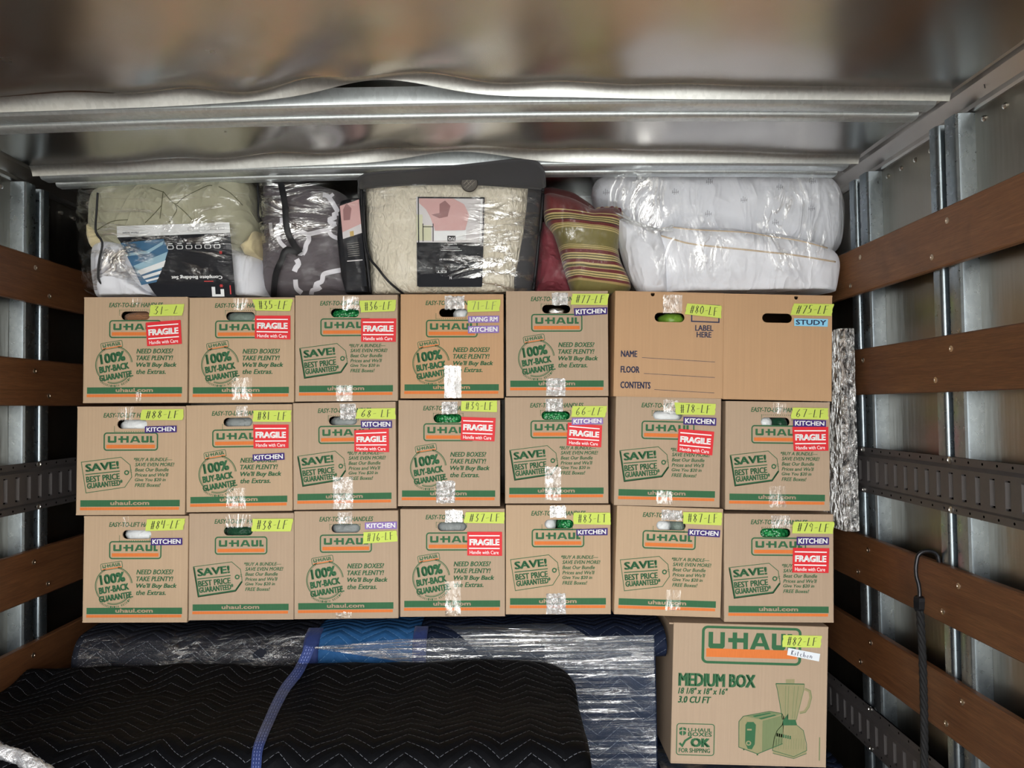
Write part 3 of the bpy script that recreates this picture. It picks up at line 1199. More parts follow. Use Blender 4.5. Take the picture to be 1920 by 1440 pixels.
def print_plain(p, full):
    if not full:
        return
    p.stroke([(.705, .885), (.955, .880), (.955, .722), (.705, .726)], .012, NVY, 0, True)
    p.text('LABEL', .738, .638, .905, .692, NVY, .025)
    p.text('HERE', .752, .575, .888, .628, NVY, .025)
    p.text('NAME', .062, .375, .212, .435, NVY, .025)
    p.text('FLOOR', .062, .225, .235, .288, NVY, .025)
    p.text('CONTENTS', .062, .078, .338, .142, NVY, .025)
    for x0, x1, y0, y1 in ((.255, .925, .372, .345), (.275, .925, .222, .198), (.372, .922, .072, .052)):
        p.stroke([(x0, y0), (x1, y1)], .004, NVY)


def local_of(root, px, py, Y):
    return root.matrix_basis.inverted() @ P(px, py, Y)


def quad_fn(root, quad, Y, lift0):
    """bilinear map of the photographed corners (TL, TR, BR, BL) onto the box face"""
    c = [local_of(root, x, y, Y) for x, y in quad]

    def fn(s, t, l):
        a = c[3].lerp(c[2], s)
        b = c[0].lerp(c[1], s)
        q = a.lerp(b, t)
        return (q.x, -lift0 - l * .0004, q.z)
    return fn


def sticker(root, name, quad, Y, lift, draw, mats, thick=.0004):
    mb = MB()
    q_ = [local_of(root, x, y, Y) for x, y in quad]
    pr = Print(mb, quad_fn(root, quad, Y, lift), (q_[1] - q_[0]).length / max(1e-4, (q_[3] - q_[0]).length))
    draw(pr)
    return mb.build(name, mats, root)


def draw_number(txt):
    def d(p):
        rnd = random.Random(txt)
        lft = [(.012 * rnd.uniform(-1, 1) + .012, k_ / 6) for k_ in range(7)]
        rgt = [(1 - .012 + .012 * rnd.uniform(-1, 1), k_ / 6) for k_ in range(7)]
        p.poly(lft[::-1] + rgt, 0)
        wd = .022
        handwrite(p, txt, .13, .16, .88, .86, 1, wd, 1)
    return d


def draw_fragile(p):
    p.rect(0, 0, 1, 1, 0)
    p.rect(.05, .815, .93, .86, 1, 1)
    p.rect(.05, .285, .93, .33, 1, 1)
    p.text('FRAGILE', .06, .435, .925, .70, 1, .05, lift=1)
    p.text('Handle with Care', .07, .065, .90, .215, 1, .006, lift=1)


def draw_room(txt):
    def d(p):
        p.rect(0, 0, 1, 1, 0)
        p.text(txt, .05, .18, .95, .84, 1, .03, lift=1)
    return d


def tape_strip(root, x0, z0, x1, z1, W, H, kind, seed):
    mb = MB()
    nx, nz = 10, 16
    rnd = random.Random(seed)
    for j in range(nz + 1):
        for i in range(nx + 1):
            s, t = i / nx, j / nz
            jx = (rnd.uniform(-.003, .003) if i in (0, nx) else 0)
            zz = z0 + t * (z1 - z0) + (rnd.uniform(-.006, .006) if j in (0, nz) else 0)
            y = -.0009 - abs(noise.noise(Vector((s * 5 + seed, t * 9, seed)))) * .0014
            mb.add([((x0 + s * (x1 - x0) + jx) * W, y, min(.999, max(.001, zz)) * H)], [])
    for j in range(nz):
        for i in range(nx):
            a = j * (nx + 1) + i
            mb.f.append((a, a + 1, a + nx + 2, a + nx + 1))
            mb.m.append(0)
    return mb.build('packing_tape', TAPES[kind], root, smooth=True)


# contents seen through the hand holes
M['bubble_green'] = None
kk = NT('green_bubble_wrap')
vv = kk.n('ShaderNodeTexVoronoi')
kk.put(vv.inputs['Vector'], kk.coord())
vv.inputs['Scale'].default_value = 120
M['bubble_green'] = kk.finish(kk.bsdf(kk.ramp(vv.outputs['Distance'], [(0, srgb(70, 190, 110)), (.6, srgb(24, 110, 58))]), .18, normal=kk.bump(kk.math('SUBTRACT', 1.0, vv.outputs['Distance']), .8, .006), spec=.7))
M['bag_white'] = fabric('white_wrap', srgb(226, 230, 232), 30, .7, rough=.35, dist=.01)
M['bag_grey'] = fabric('grey_wrap', srgb(140, 146, 146), 26, .8, rough=.3, dist=.012)
M['bag_darkgreen'] = fabric('dark_green_wrap', srgb(26, 66, 46), 40, .9, rough=.2, dist=.012)
M['wicker'] = fabric('woven_brown', srgb(150, 104, 72), 60, .9, (1, 1, 3), .6, dist=.012)
M['bag_sage'] = fabric('sage_wrap', srgb(120, 134, 126), 26, .8, rough=.3, dist=.012)
M['chrome'] = flat('bright_chrome', srgb(220, 222, 224), .12, 1.0)
M['can_green'] = flat('can_green', srgb(112, 150, 52), .3)
M['black_plastic'] = flat('black_plastic', srgb(14, 16, 16), .3)


def parcel(root, W, H, hx, hz, mat, box_lbl, name, what, cat, x0=-.5, x1=.5, bulge=.5, seed=0):
    """a soft lump close behind the hand hole; stays a thing of its own"""
    mb = MB()
    n, r = 22, 12
    cx = (hx + (x0 + x1) / 2 * .30) * W
    rx, rz, ry = (x1 - x0) / 2 * .36 * W, .082 * H, .05
    cz = hz * H - .006
    vs, fs = [], []
    for j in range(r + 1):
        for i in range(n):
            th, ph = math.pi * j / r, 2 * math.pi * i / n
            sq = lambda v, e_: math.copysign(abs(v) ** e_, v)
            x = sq(math.sin(th), .8) * sq(math.cos(ph), .8)
            z = sq(math.sin(th), .8) * sq(math.sin(ph), .8)
            y = -math.cos(th)
            q = noise.noise(Vector((x * 2 + seed, z * 2, y * 2 + seed))) * .14 + noise.noise(Vector((x * 5 + seed, z * 5, y * 5))) * .06
            vs.append(Vector((cx + x * rx * (1 + q), .0075 + ry + y * ry * (1 - max(0, q) * .8), cz + z * rz * (1 + q))))
    for j in range(r):
        for i in range(n):
            fs.append((j * n + i, j * n + (i + 1) % n, (j + 1) * n + (i + 1) % n, (j + 1) * n + i))
    mb.add([root.matrix_basis @ v for v in vs], fs)
    o = mb.build(name, M[mat], smooth=True)
    fix_normals(o)
    return tag(o, '%s showing through the hand hole of box %s' % (what, box_lbl), cat)


# rows of boxes: (left, top-left y, right, top-right y, bottom-left y, bottom-right y), marking, style ...
# style: G guarantee print, B bundle print, Bt bundle print with a thick tag edge, N form print, X plain
def K(quad, txt='KITCHEN', mat='sticker_purple'):
    return ('room', quad, txt, mat)


def A(sx, ox, sy, oy, *q):
    return [(ox + x / sx, oy + y / sy) for x, y in q]


c1 = lambda *q: A(4.465, 130, 4.465, 540, *q)
c2 = lambda *q: A(4.571, 540, 4.571, 540, *q)
c3 = lambda *q: A(4.465, 930, 4.465, 530, *q)
c4 = lambda *q: A(6, 1330, 6, 530, *q)
c5 = lambda *q: A(4.465, 130, 4.465, 745, *q)
c6 = lambda *q: A(4.571, 540, 4.571, 740, *q)
c7 = lambda *q: A(4.465, 930, 4.465, 740, *q)
c8 = lambda *q: A(6, 1330, 6, 740, *q)
d1 = lambda *q: A(4.465, 130, 4.465, 950, *q)
d2 = lambda *q: A(4.571, 540, 4.571, 945, *q)
d3 = lambda *q: A(4.465, 930, 4.465, 940, *q)
d4 = lambda *q: A(6.262, 1330, 6.262, 950, *q)

BOXES = [
    # ---- top row
    dict(r=(155, 556, 351, 556.5, 756, 755), no='31- L', st='G', card='card_warm', ink=GRN, hole=(.497, .823), num=c1((680, 145), (975, 135), (950, 232), (672, 237)),
         fr=c1((643, 290), (935, 268), (945, 468), (655, 488)), tapes=[(.47, .93, .56, .999, 1), (.50, .02, .56, .10, 1)], c=[('wicker', 'woven_basket', 'brown woven basket rim', 'basket', -.5, .5)]),
    dict(r=(353.5, 557, 551.5, 557.5, 755.5, 754.5), no='#35-LF', st='G', card='card_warm', ink=GRN, hole=(.488, .822), num=c1((1535, 97), (1880, 93), (1855, 195), (1560, 190)),
         fr=c1((1557, 232), (1853, 232), (1853, 432), (1555, 425)), tapes=[(.42, .88, .56, .998, 1), (.41, .03, .60, .24, 1)], c=[('bag_sage', 'wrapped_parcel', 'grey-green plastic wrapped lump', 'parcel', -.5, .5)]),
    dict(r=(553, 553, 746.5, 552.5, 753, 751.5), no='#36-LF', st='Bt', card='card_grey', ink=GRN, hole=(.487, .832), num=c2((610, 110), (935, 103), (920, 200), (625, 210)),
         fr=c2((628, 262), (930, 262), (925, 462), (628, 462)), tapes=[(.46, .86, .62, .99, 1), (.40, .0, .56, .15, 2)], c=[('bubble_green', 'wrapped_parcel', 'dark green bubble-wrapped bundle', 'parcel', -.5, .5)]),
    dict(r=(750.5, 551, 945, 551, 747, 746.5), no='71-LF', st='G', card='card_kraft', ink=GRN, dz=.028, hole=(.513, .822), num=c2((1535, 110), (1825, 100), (1815, 200), (1535, 208)), pen='pen_grey',
         ex=[K(c2((1543, 243), (1810, 238), (1808, 297), (1545, 300)), 'LIVING RM', 'sticker_lilac'), K(c2((1543, 328), (1808, 322), (1808, 385), (1543, 390)), 'KITCHEN', 'sticker_lilac')],
         tapes=[(.43, .855, .62, .985, 3), (.425, .002, .588, .312, 4)], c=[('bag_white', 'wrapped_parcel', 'white crumpled wrapping', 'parcel', .0, .5)], up=False),
    dict(r=(949, 544.5, 1141.5, 545.5, 743, 742.5), no='#77-LF', st='G', card='card_grey', ink=GRN, hole=(.492, .828), num=c3((635, 95), (950, 95), (930, 190), (622, 185)),
         ex=[K(c3((650, 215), (932, 208), (930, 265), (655, 280)))], tapes=[(.45, .865, .608, .985, 3), (.39, .002, .578, .17, 3)], c=[('chrome', 'shiny_pot', 'polished metal pot side', 'pot', -.35, .42)]),
    dict(r=(1150, 546, 1355.5, 547.5, 743, 747.5), no='#80-LF', st='N', card='card_kraft', ink=NVY, hole=(.502, .758), num=c3((1595, 175), (1890, 195), (1885, 300), (1575, 265)), notch=.345,
         tapes=[(.44, .80, .615, .975, 2)], c=[('can_green', 'drink_can', 'green printed can', 'can', -.18, .5)]),
    dict(r=(1355, 550, 1560, 553, 748.5, 752.5), no='#75-LF', st='X', card='card_kraft', ink=NVY, hole=(.492, .776), num=c4((935, 237), (1400, 243), (1372, 378), (898, 365)), notch=.665,
         ex=[K(c4((948, 402), (1330, 410), (1325, 497), (950, 488)), 'STUDY', 'sticker_blue')], tapes=[], c=[]),
    # ---- middle row
    dict(r=(142, 763, 347, 759.5, 966, 965), no='#88-LF', st='B', card='card_warm', ink=GRN, dz=.022, hole=(.507, .835), num=c5((610, 103), (968, 98), (960, 190), (595, 190)),
         ex=[K(c5((637, 243), (903, 236), (903, 292), (637, 298)))], tapes=[(.38, .87, .52, .998, 1)], c=[('bag_white', 'wrapped_parcel', 'two white paper-wrapped lumps', 'parcel', -.5, .5)], up=False),
    dict(r=(349, 759, 548.8, 757.5, 960.5, 957.5), no='#81 -LF', st='G', card='card_warm', ink=GRN, dz=.012, hole=(.490, .838), num=c5((1540, 110), (1865, 108), (1860, 205), (1535, 203)),
         fr=c5((1543, 228), (1838, 228), (1838, 425), (1545, 428)), ex=[K(c5((1537, 478), (1803, 463), (1805, 522), (1540, 532)))], tapes=[(.47, .89, .58, .998, 2), (.38, .03, .56, .22, 1)],
         c=[('bag_grey', 'wrapped_parcel', 'grey plastic wrapped lump', 'parcel', -.5, .5)], up=False),
    dict(r=(550, 754, 744, 753.5, 956, 953), no='68- LF', st='Bt', card='card_grey', ink=GRN, hole=(.487, .828), num=c6((600, 120), (925, 115), (930, 210), (575, 205)),
         fr=c6((570, 305), (865, 290), (868, 492), (570, 487)), ex=[K(c6((625, 222), (893, 222), (893, 285), (628, 285)))], tapes=[(.46, .84, .61, .99, 3), (.385, .0, .58, .30, 2)],
         c=[('bag_grey', 'wrapped_parcel', 'folded light grey wrapping', 'parcel', -.4, .5)]),
    dict(r=(745.8, 749.5, 938, 750, 949, 949), no='#39-LF', st='G', card='card_grey', ink=GRN, hole=(.485, .828), num=c6((1485, 55), (1795, 50), (1795, 150), (1480, 140)),
         fr=c6((1487, 190), (1780, 200), (1770, 400), (1480, 390)), tapes=[(.425, .87, .58, .985, 3), (.375, .03, .56, .235, 3)], c=[('bubble_green', 'wrapped_parcel', 'deep green bubble-wrapped roll', 'parcel', -.4, .5)]),
    dict(r=(947, 744, 1141.5, 744.5, 944, 943.5), no='66-LF', st='Bt', card='card_grey', ink=GRN, hole=(.492, .828), num=c7((635, 95), (935, 95), (912, 190), (625, 185)),
         fr=c7((600, 233), (888, 258), (880, 440), (590, 425)), ex=[K(c7((635, 195), (893, 192), (895, 245), (632, 255)), 'KITCHEN', 'sticker_lilac')], tapes=[(.395, .865, .562, .995, 3), (.385, .03, .54, .345, 2)],  # room sticker's glare painted in as a paler purple
         c=[('bubble_green', 'wrapped_parcel', 'bright green bubble-wrapped bundle', 'parcel', -.5, .5)]),
    dict(r=(1151, 743.5, 1350, 745.5, 947, 951.5), no='#78-LF', st='Bt', card='card_grey', ink=GRN, hole=(.492, .835), num=c7((1490, 65), (1840, 78), (1830, 172), (1500, 165)),
         fr=c7((1528, 285), (1825, 310), (1808, 508), (1515, 478)), ex=[K(c7((1567, 185), (1842, 195), (1840, 260), (1565, 250)))], tapes=[(.45, .855, .59, .98, 2), (.40, .02, .55, .14, 1)],
         c=[('bag_white', 'wrapped_parcel', 'smooth white plastic bag', 'parcel', -.5, .5)]),
    dict(r=(1359.5, 752.5, 1556.5, 752.5, 955.5, 958), no='67-LF', st='Bt', card='card_grey', ink=GRN, hole=(.475, .812), num=c8((925, 145), (1335, 152), (1335, 280), (905, 270)),
         fr=c8((930, 362), (1333, 362), (1335, 630), (945, 635)), ex=[K(c8((938, 278), (1307, 290), (1305, 362), (938, 362)))], tapes=[(.455, .89, .58, .995, 1), (.42, .03, .58, .22, 1)],
         c=[('bag_white', 'wrapped_parcel', 'pale wrapping edge', 'parcel', -.5, .0), ('bag_darkgreen', 'glass_bottle', 'dark green glossy glass', 'bottle', .02, .5)]),
    # ---- bottom row
    dict(r=(154, 967, 351, 966.5, 1167.5, 1167), no='#84-LF', st='G', card='card_warm', ink=GRN, dz=.018, hole=(.51, .825), num=d1((655, 103), (980, 97), (960, 192), (640, 202)),
         ex=[K(d1((687, 262), (950, 260), (950, 318), (687, 322)))], tapes=[(.37, .90, .43, .995, 1)], c=[('bag_white', 'wrapped_parcel', 'clean white wrapped parcel', 'parcel', -.5, .5)], up=False),
    dict(r=(353, 961.5, 551, 962, 1163, 1161.5), no='#38-LF', st='Bt', card='card_grey', ink=GRN, hole=(.47, .832), num=d1((1535, 100), (1880, 98), (1860, 205), (1525, 205)),
         tapes=[(.35, .87, .60, .99, 1)], c=[('bag_darkgreen', 'wrapped_parcel', 'very dark green glossy plastic', 'parcel', -.5, .5)]),
    dict(r=(551.2, 958, 747.5, 956.5, 1161, 1159), no='#76-LF', st='G', card='card_grey', ink=GRN, hole=(.497, .838), num=d2((645, 240), (935, 225), (945, 318), (640, 338)),
         ex=[K(d2((660, 158), (935, 148), (935, 212), (662, 215)), 'KITCHEN', 'sticker_lilac')], tapes=[(.42, .88, .56, .995, 2), (.40, .0, .55, .06, 1)], c=[('bag_grey', 'wrapped_parcel', 'grey and white crumpled plastic', 'parcel', -.5, .5)]),  # glare on this room sticker is part of its pale colour
    dict(r=(750, 953.5, 947.5, 953.5, 1156.5, 1155.5), no='#37-LF', st='G', card='card_grey', ink=GRN, hole=(.495, .835), num=d2((1520, 68), (1858, 68), (1858, 165), (1505, 160)),
         fr=d2((1537, 237), (1835, 237), (1835, 443), (1537, 440)), tapes=[(.43, .875, .595, .995, 4), (.43, .0, .578, .33, 1)], c=[('bag_grey', 'wrapped_parcel', 'even grey plastic bag', 'parcel', -.5, .5)]),
    dict(r=(948.3, 945.5, 1146, 947, 1152, 1151.5), no='#83-LT', st='B', card='card_warm', ink=GRN, hole=(.508, .825), num=d3((645, 93), (960, 93), (960, 195), (645, 188)),
         ex=[K(d3((670, 232), (933, 222), (933, 282), (672, 285)))], tapes=[(.42, .885, .575, .998, 4), (.385, .0, .57, .19, 3)],
         c=[('bag_white', 'wrapped_parcel', 'white wrapped lump', 'parcel', -.5, -.1), ('bubble_green', 'wrapped_parcel', 'green wrapped lump', 'parcel', .0, .5)], up=False),
    dict(r=(1151, 947.5, 1351.5, 953, 1151.5, 1158), no='#87-LF', st='B', card='card_warm', ink=GRN, hole=(.512, .83), num=d3((1560, 88), (1892, 92), (1890, 200), (1560, 185)),
         ex=[K(d3((1607, 228), (1875, 240), (1870, 300), (1603, 285)))], tapes=[(.42, .88, .61, .975, 3), (.48, .05, .62, .24, 1)],
         c=[('bag_white', 'wrapped_parcel', 'white paper-wrapped plate edge', 'parcel', -.5, .05), ('bag_sage', 'wrapped_parcel', 'grey-green shiny plastic', 'parcel', .06, .5)], up=False),
    dict(r=(1357.5, 962, 1564, 964, 1166, 1167.5), no='#79-LF', st='Bt', card='card_grey', ink=GRN, hole=(.468, .825), num=d4((975, 173), (1465, 175), (1450, 315), (955, 310)),
         fr=d4((978, 480), (1405, 487), (1395, 777), (970, 770)), ex=[K(d4((1020, 352), (1400, 358), (1398, 445), (1018, 450)))], tapes=[(.43, .87, .60, .99, 2)],
         c=[('bubble_green', 'wrapped_parcel', 'vivid green bubble-wrapped glass', 'parcel', -.5, .5)]),
]
ROWY = [2.250, 2.246, 2.243]
GROUPS = 'small brown moving boxes stacked in three rows'
ROWN = ['top', 'middle', 'bottom']
for i, b in enumerate(BOXES):
    row, colm = divmod(i, 7)
    Y = ROWY[row] + (.0035 * ((i * 5) % 4 - 1.5))
    if colm >= 5:
        Y = 2.214
    l, tl, r_, tr, bl, br = b['r']
    p0, p1 = P(l, bl, Y), P(r_, br, Y)
    top = (P(l, tl, Y) + P(r_, tr, Y)) / 2
    xa = (p1 - p0)
    W = xa.length - .0005
    ang = math.atan2(-xa.z, xa.x)
    H = (top - (p0 + p1) / 2).length - .0012
    no = b['no'].strip('#').replace(' ', '')
    st = b['st']
    sty = {'G': 'guarantee seal print', 'B': 'thin-edged tag print', 'Bt': 'thick-edged tag print', 'N': 'blank form lines', 'X': 'no print'}[st]
    root = thing('moving_box', p0, 'small brown moving box with %s, yellow tape marked %s, %s row' % (sty, no, ROWN[row]), 'box', GROUPS)
    root.rotation_euler = (0, ang, 0)
    mb = MB()
    hx, hz = b['hole']
    holes = [stadium(hx * W, hz * H, .276 * W if st not in 'NX' else .275 * W, .083 * H if st not in 'NX' else .088 * H)]
    if 'notch' in b:
        nx_ = b['notch'] * W
        holes.append([(nx_ + .006 * math.cos(t * math.pi / 8), H - .008 + .006 * math.sin(t * math.pi / 8)) for t in range(16)])
    carton_shell(mb, W, H, .415, holes)
    p = face_print(mb, W, H)
    dz = b.get('dz', 0.0)
    if st not in 'NX':
        print_common(p, dz, GRN, b.get('up', True))
        if st == 'G':
            print_guarantee(p, dz, GRN)
        else:
            print_bundle(p, dz, GRN, st == 'Bt')
    else:
        print_plain(p, st == 'N')
    mats = [M[b['card']] if k_ == 'card' else M[k_] for k_ in MATS_BOX]
    mb.build('carton', mats, root)
    for k_, t in enumerate(b['tapes']):
        tape_strip(root, *t[:4], W, H, t[4], i * 3 + k_)
    if 'fr' in b:
        sticker(root, 'fragile_sticker', b['fr'], Y, .0030, draw_fragile, [M['sticker_red'], M['white']])['label'] = 'red and white fragile sticker'
    for e_ in b.get('ex', []):
        o = sticker(root, 'room_sticker', e_[1], Y, .0038, draw_room(e_[2]), [M[e_[3]], M['navy'] if e_[3] == 'sticker_blue' else M['white']])
        o['label'] = '%s sticker with a room name' % ({'sticker_blue': 'light blue'}.get(e_[3], 'purple'))
    o = sticker(root, 'number_tape', b['num'], Y, .0046, draw_number(b['no']), [M['number_tape'], M[b.get('pen', 'pen')]])
    o['label'] = 'yellow-green tape with a handwritten number'
    for k_, (mt, nm, what, cat, xa_, xb_) in enumerate(b['c']):
        parcel(root, W, H, hx, hz, mt, no, nm, what, cat, xa_, xb_, seed=i + k_ * 7)

# ---- the larger box below
Y = 2.205
quad = [(1259, 1167), (1552, 1174), (1549, 1439), (1257, 1431)]
p0, p1 = P(*quad[3], Y), P(*quad[2], Y)
top = (P(*quad[0], Y) + P(*quad[1], Y)) / 2
W = (p1 - p0).length
H = (top - (p0 + p1) / 2).length - .001
root = thing('moving_box', p0, 'larger brown moving box printed with a blender and toaster, on dark wrapped bundle', 'box')
root.rotation_euler = (0, math.atan2(-(p1 - p0).z, (p1 - p0).x), 0)
mb = MB()
carton_shell(mb, W, H, .455)
lp = lambda x, y: ((x - 320) / 1367, 1 - (y - 130 - (x - 320) * .027) / 1238)
p = face_print(mb, W, H)
B = lambda *q: [lp(x, y) for x, y in q]


def bx(x0, y0, x1, y1):
    a, b_ = lp(x0, y1), lp(x1, y0)
    return a[0], a[1], b_[0], b_[1]


q = bx(583, 190, 1437, 478)
p.rrect(*q, .03, .018, GRN)
x0, y0, x1, y1 = bx(630, 232, 1400, 357)
p.uhaul(x0, y0, x1, y1, GRN)
p.rect(*bx(612, 378, 1410, 432), ORG)
p.text('MEDIUM BOX', *bx(372, 590, 1053, 690), GRN, .038)
p.text('18 1/8" x 18" x 16"', *bx(372, 712, 810, 757), GRN, .025, .25)
p.text('3.0 CU FT', *bx(372, 784, 665, 836), GRN, .03, .25)
p.rrect(*bx(370, 1028, 698, 1292), .018, .006, GRN)
p.text('U-HAUL', *bx(468, 1064, 678, 1092), GRN, .03)
p.text('BOXES', *bx(468, 1100, 678, 1130), GRN, .03)
p.text('OK', *bx(490, 1150, 665, 1225), GRN, .06)
p.text('FOR SHIPPING', *bx(390, 1240, 665, 1272), GRN, .025)
p.stroke(B((395, 1190), (420, 1215), (445, 1170), (500, 1135)), .014, GRN)
for a_ in (B((390, 1060), (418, 1050), (418, 1072), (392, 1082)), B((425, 1050), (452, 1060), (450, 1082), (425, 1072)), B((390, 1092), (418, 1082), (418, 1126), (392, 1112)), B((425, 1082), (452, 1092), (450, 1112), (425, 1126))):
    p.poly(a_[::-1], GRN)
# toaster: tinted body, dark face and slots
TNT, MID = 6, 7
p.poly(B((915, 1225), (912, 1000), (950, 955), (1180, 912), (1290, 930), (1310, 960), (1300, 1195), (1080, 1285)), TNT)
p.poly(B((1120, 995), (1300, 945), (1300, 1195), (1120, 1265)), MID, 1)
p.poly(B((965, 955), (1180, 915), (1285, 935), (1115, 985)), MID, 1)
p.poly(B((1030, 950), (1180, 922), (1195, 930), (1050, 962)), GRN, 2)
p.poly(B((1085, 972), (1225, 940), (1240, 948), (1105, 982)), GRN, 2)
p.poly(B((970, 1190), (970, 1030), (985, 1005), (1040, 1005), (1062, 1030), (1055, 1200), (1030, 1245), (995, 1240)), GRN, 2)
p.ring(*lp(1000, 1190), .013, .008, TNT, 3)
p.rect(*bx(985, 1065, 1025, 1078), TNT, 3)
p.stroke(B((915, 1225), (912, 1000), (950, 955), (1180, 912), (1290, 930)), .004, GRN, 2)
p.stroke(B((915, 1225), (1080, 1285), (1300, 1195)), .005, GRN, 2)
for a_ in (960, 1080):
    p.poly(B((a_ - 8, 1240 + (a_ - 960) * .38), (a_ + 8, 1242 + (a_ - 960) * .38), (a_ + 6, 1252 + (a_ - 960) * .38), (a_ - 6, 1252 + (a_ - 960) * .38)), GRN, 2)
# blender: lid, jug, handle, base
p.poly(B((1318, 630), (1395, 628), (1395, 665), (1318, 665)), TNT)
p.poly(B((1230, 668), (1482, 672), (1480, 720), (1415, 990), (1295, 985), (1240, 700)), TNT)
p.stroke(B((1230, 668), (1482, 672)), .007, GRN, 1)
p.stroke(B((1230, 668), (1245, 720), (1295, 985)), .004, GRN, 1)
p.stroke(B((1482, 672), (1478, 720), (1415, 990)), .005, MID, 1)
for a_, b_ in ((1318, 1318), (1345, 1340), (1395, 1380), (1430, 1400)):
    p.stroke(B((a_, 690), (b_, 975)), .0035, MID, 1)
p.stroke(B((1488, 715), (1530, 735), (1540, 790), (1520, 870), (1490, 915), (1445, 925)), .018, TNT)
p.stroke(B((1488, 708), (1535, 728), (1548, 790), (1528, 875), (1495, 922), (1445, 932)), .004, MID, 1)
p.poly(B((1300, 990), (1345, 930), (1345, 985), (1410, 985), (1425, 1035), (1290, 1035)), GRN, 1)
p.poly(B((1290, 1035), (1425, 1035), (1480, 1080), (1510, 1240), (1512, 1280), (1400, 1325), (1215, 1280), (1225, 1150), (1250, 1080)), TNT)
p.stroke(B((1290, 1035), (1250, 1080), (1225, 1150), (1212, 1255), (1400, 1310), (1512, 1255), (1510, 1200), (1480, 1080), (1425, 1035)), .004, GRN, 1)
p.stroke(B((1215, 1280), (1400, 1326), (1512, 1282)), .004, GRN, 1)
for k_ in range(7):
    p.rect(*bx(1245 + k_ * 19, 1103 + k_ * 4, 1258 + k_ * 19, 1132 + k_ * 4), GRN, 1)
for k_ in range(12):
    xx = 1245 + k_ * 22
    p.stroke(B((xx, 1150), (xx - 4, 1245)), .002, MID, 1)
p.rect(*bx(1620, 1140, 1630, 1345), MID)
mats = [M['card_grey'] if k_ == 'card' else M[k_] for k_ in MATS_BOX] + [M['tint_ink'], M['mid_ink']]
mb.build('carton', mats, root)
# lid flaps standing slightly proud at the top
mb = MB()
mb.box(-.012, .004, H - .006, .0, .45, H - .002)
mb.build('flap', M['card_grey'], root)
e5 = lambda *q: A(4.683, 1190, 4.683, 1140, *q)
o = sticker(root, 'number_tape', e5((1300, 235), (1645, 243), (1632, 347), (1288, 340)), Y, .0022, draw_number('#82-LF'), [M['number_tape'], M['pen']])


def draw_kitchen(p):
    p.rect(0, 0, 1, 1, 0)
    handwrite(p, 'Kitchen', .12, .18, .78, .85, 1, .02, 1)


sticker(root, 'room_label', e5((1345, 347), (1625, 400), (1615, 467), (1335, 410)), Y, .0030, draw_kitchen, [M['label_white'], M['navy']])

# ------------------------------------------------------------------ bedding on top of the boxes
M['sage'] = creased('sage_comforter', srgb(168, 166, 144), 6, .45, (1.4, 1, 1), (0, -.5, 0), .75, .03)
M['white_cloth'] = creased('white_cotton', srgb(224, 226, 234), 4.5, .42, (2.2, 1, .7), (0, .75, 0), .8, .03)
M['cream_lining'] = fabric('cream_lining', srgb(214, 200, 160), 12, .6)
kk = NT('cream_quilt')
_v = kk.n('ShaderNodeTexVoronoi')
_v.feature = 'SMOOTH_F1'
_nz = kk.n('ShaderNodeTexNoise')
kk.put(_nz.inputs['Vector'], kk.coord(scale=(1.5, 1, .8)))
_nz.inputs['Scale'].default_value = 34
_nz.inputs['Distortion'].default_value = 1.6
kk.put(_v.inputs['Vector'], kk.coord(scale=(1.4, 1, .7)))
_v.inputs['Scale'].default_value = 30
_h = kk.math('ADD', _nz.outputs['Fac'], kk.math('MULTIPLY', kk.math('ABSOLUTE', kk.math('SUBTRACT', kk.noise(kk.coord(scale=(1.4, 1, .7)), 26, 1, .4, 1.5), .5)), 2.5))
M['quilt'] = kk.finish(kk.bsdf(srgb(222, 214, 196), .85, normal=kk.bump(_h, .55, .014), spec=.2, sheen=.1))
M['charcoal'] = fabric('charcoal_band', srgb(70, 70, 73), 5, .15, rough=.8)
M['grey_comforter'] = creased('grey_comforter', srgb(98, 92, 97), 7, .4, (.8, 1, 2.0), (0, .15, 0), .8, .03)
M['lattice_white'] = fabric('lattice_white', srgb(228, 226, 234), 12, .3)
M['maroon'] = creased('maroon_velvet', srgb(124, 54, 64), 8, .6, (1, 1, 1), (0, .4, 0), .55)
M['piping'] = flat('black_piping', srgb(24, 24, 28), .5)
M['tan_cord'] = flat('tan_cord', srgb(200, 178, 150), .7)
M['card_black'] = flat('card_black', srgb(34, 35, 40), .5, spec=.08)
M['card_white'] = flat('card_white', srgb(232, 234, 236), .4)
M['card_pink'] = flat('card_pink', srgb(206, 164, 162), .4)
M['card_rose'] = flat('card_rose', srgb(150, 108, 108), .4)
M['card_grey2'] = flat('card_pale', srgb(208, 204, 206), .4)
M['card_blue'] = flat('card_blue', srgb(58, 104, 140), .4)
M['card_sky'] = flat('card_light_blue', srgb(150, 186, 204), .4)
M['card_red'] = flat('card_red', srgb(200, 60, 60), .4)
M['gold'] = flat('card_gold', srgb(190, 160, 90), .4)
M['emblem'] = flat('emblem_disc', srgb(74, 70, 66), .35, .4)
M['emblem_line'] = flat('emblem_line', srgb(128, 122, 112), .35, .4)
VY = lambda nm, loc, rot: film(nm, .02, .85, 4.6, (.8, 1, 3.2), .8, .06, dist=.04, thr=.50, loc=loc, rot=rot)
M['vinyl'] = VY('clear_vinyl', (0, 0, 0), (0, .15, 0))
M['vinyl_a'] = VY('clear_vinyl_creased', (.30, 0, .1), (0, .5, 0))
M['vinyl_b'] = VY('clear_vinyl_folded', (.62, 0, .45), (0, -.6, 0))
M['vinyl_soft'] = film('clear_bag', .025, .55, 6, (2.4, 1, 1.0), .7, .09, dist=.03, thr=.51)
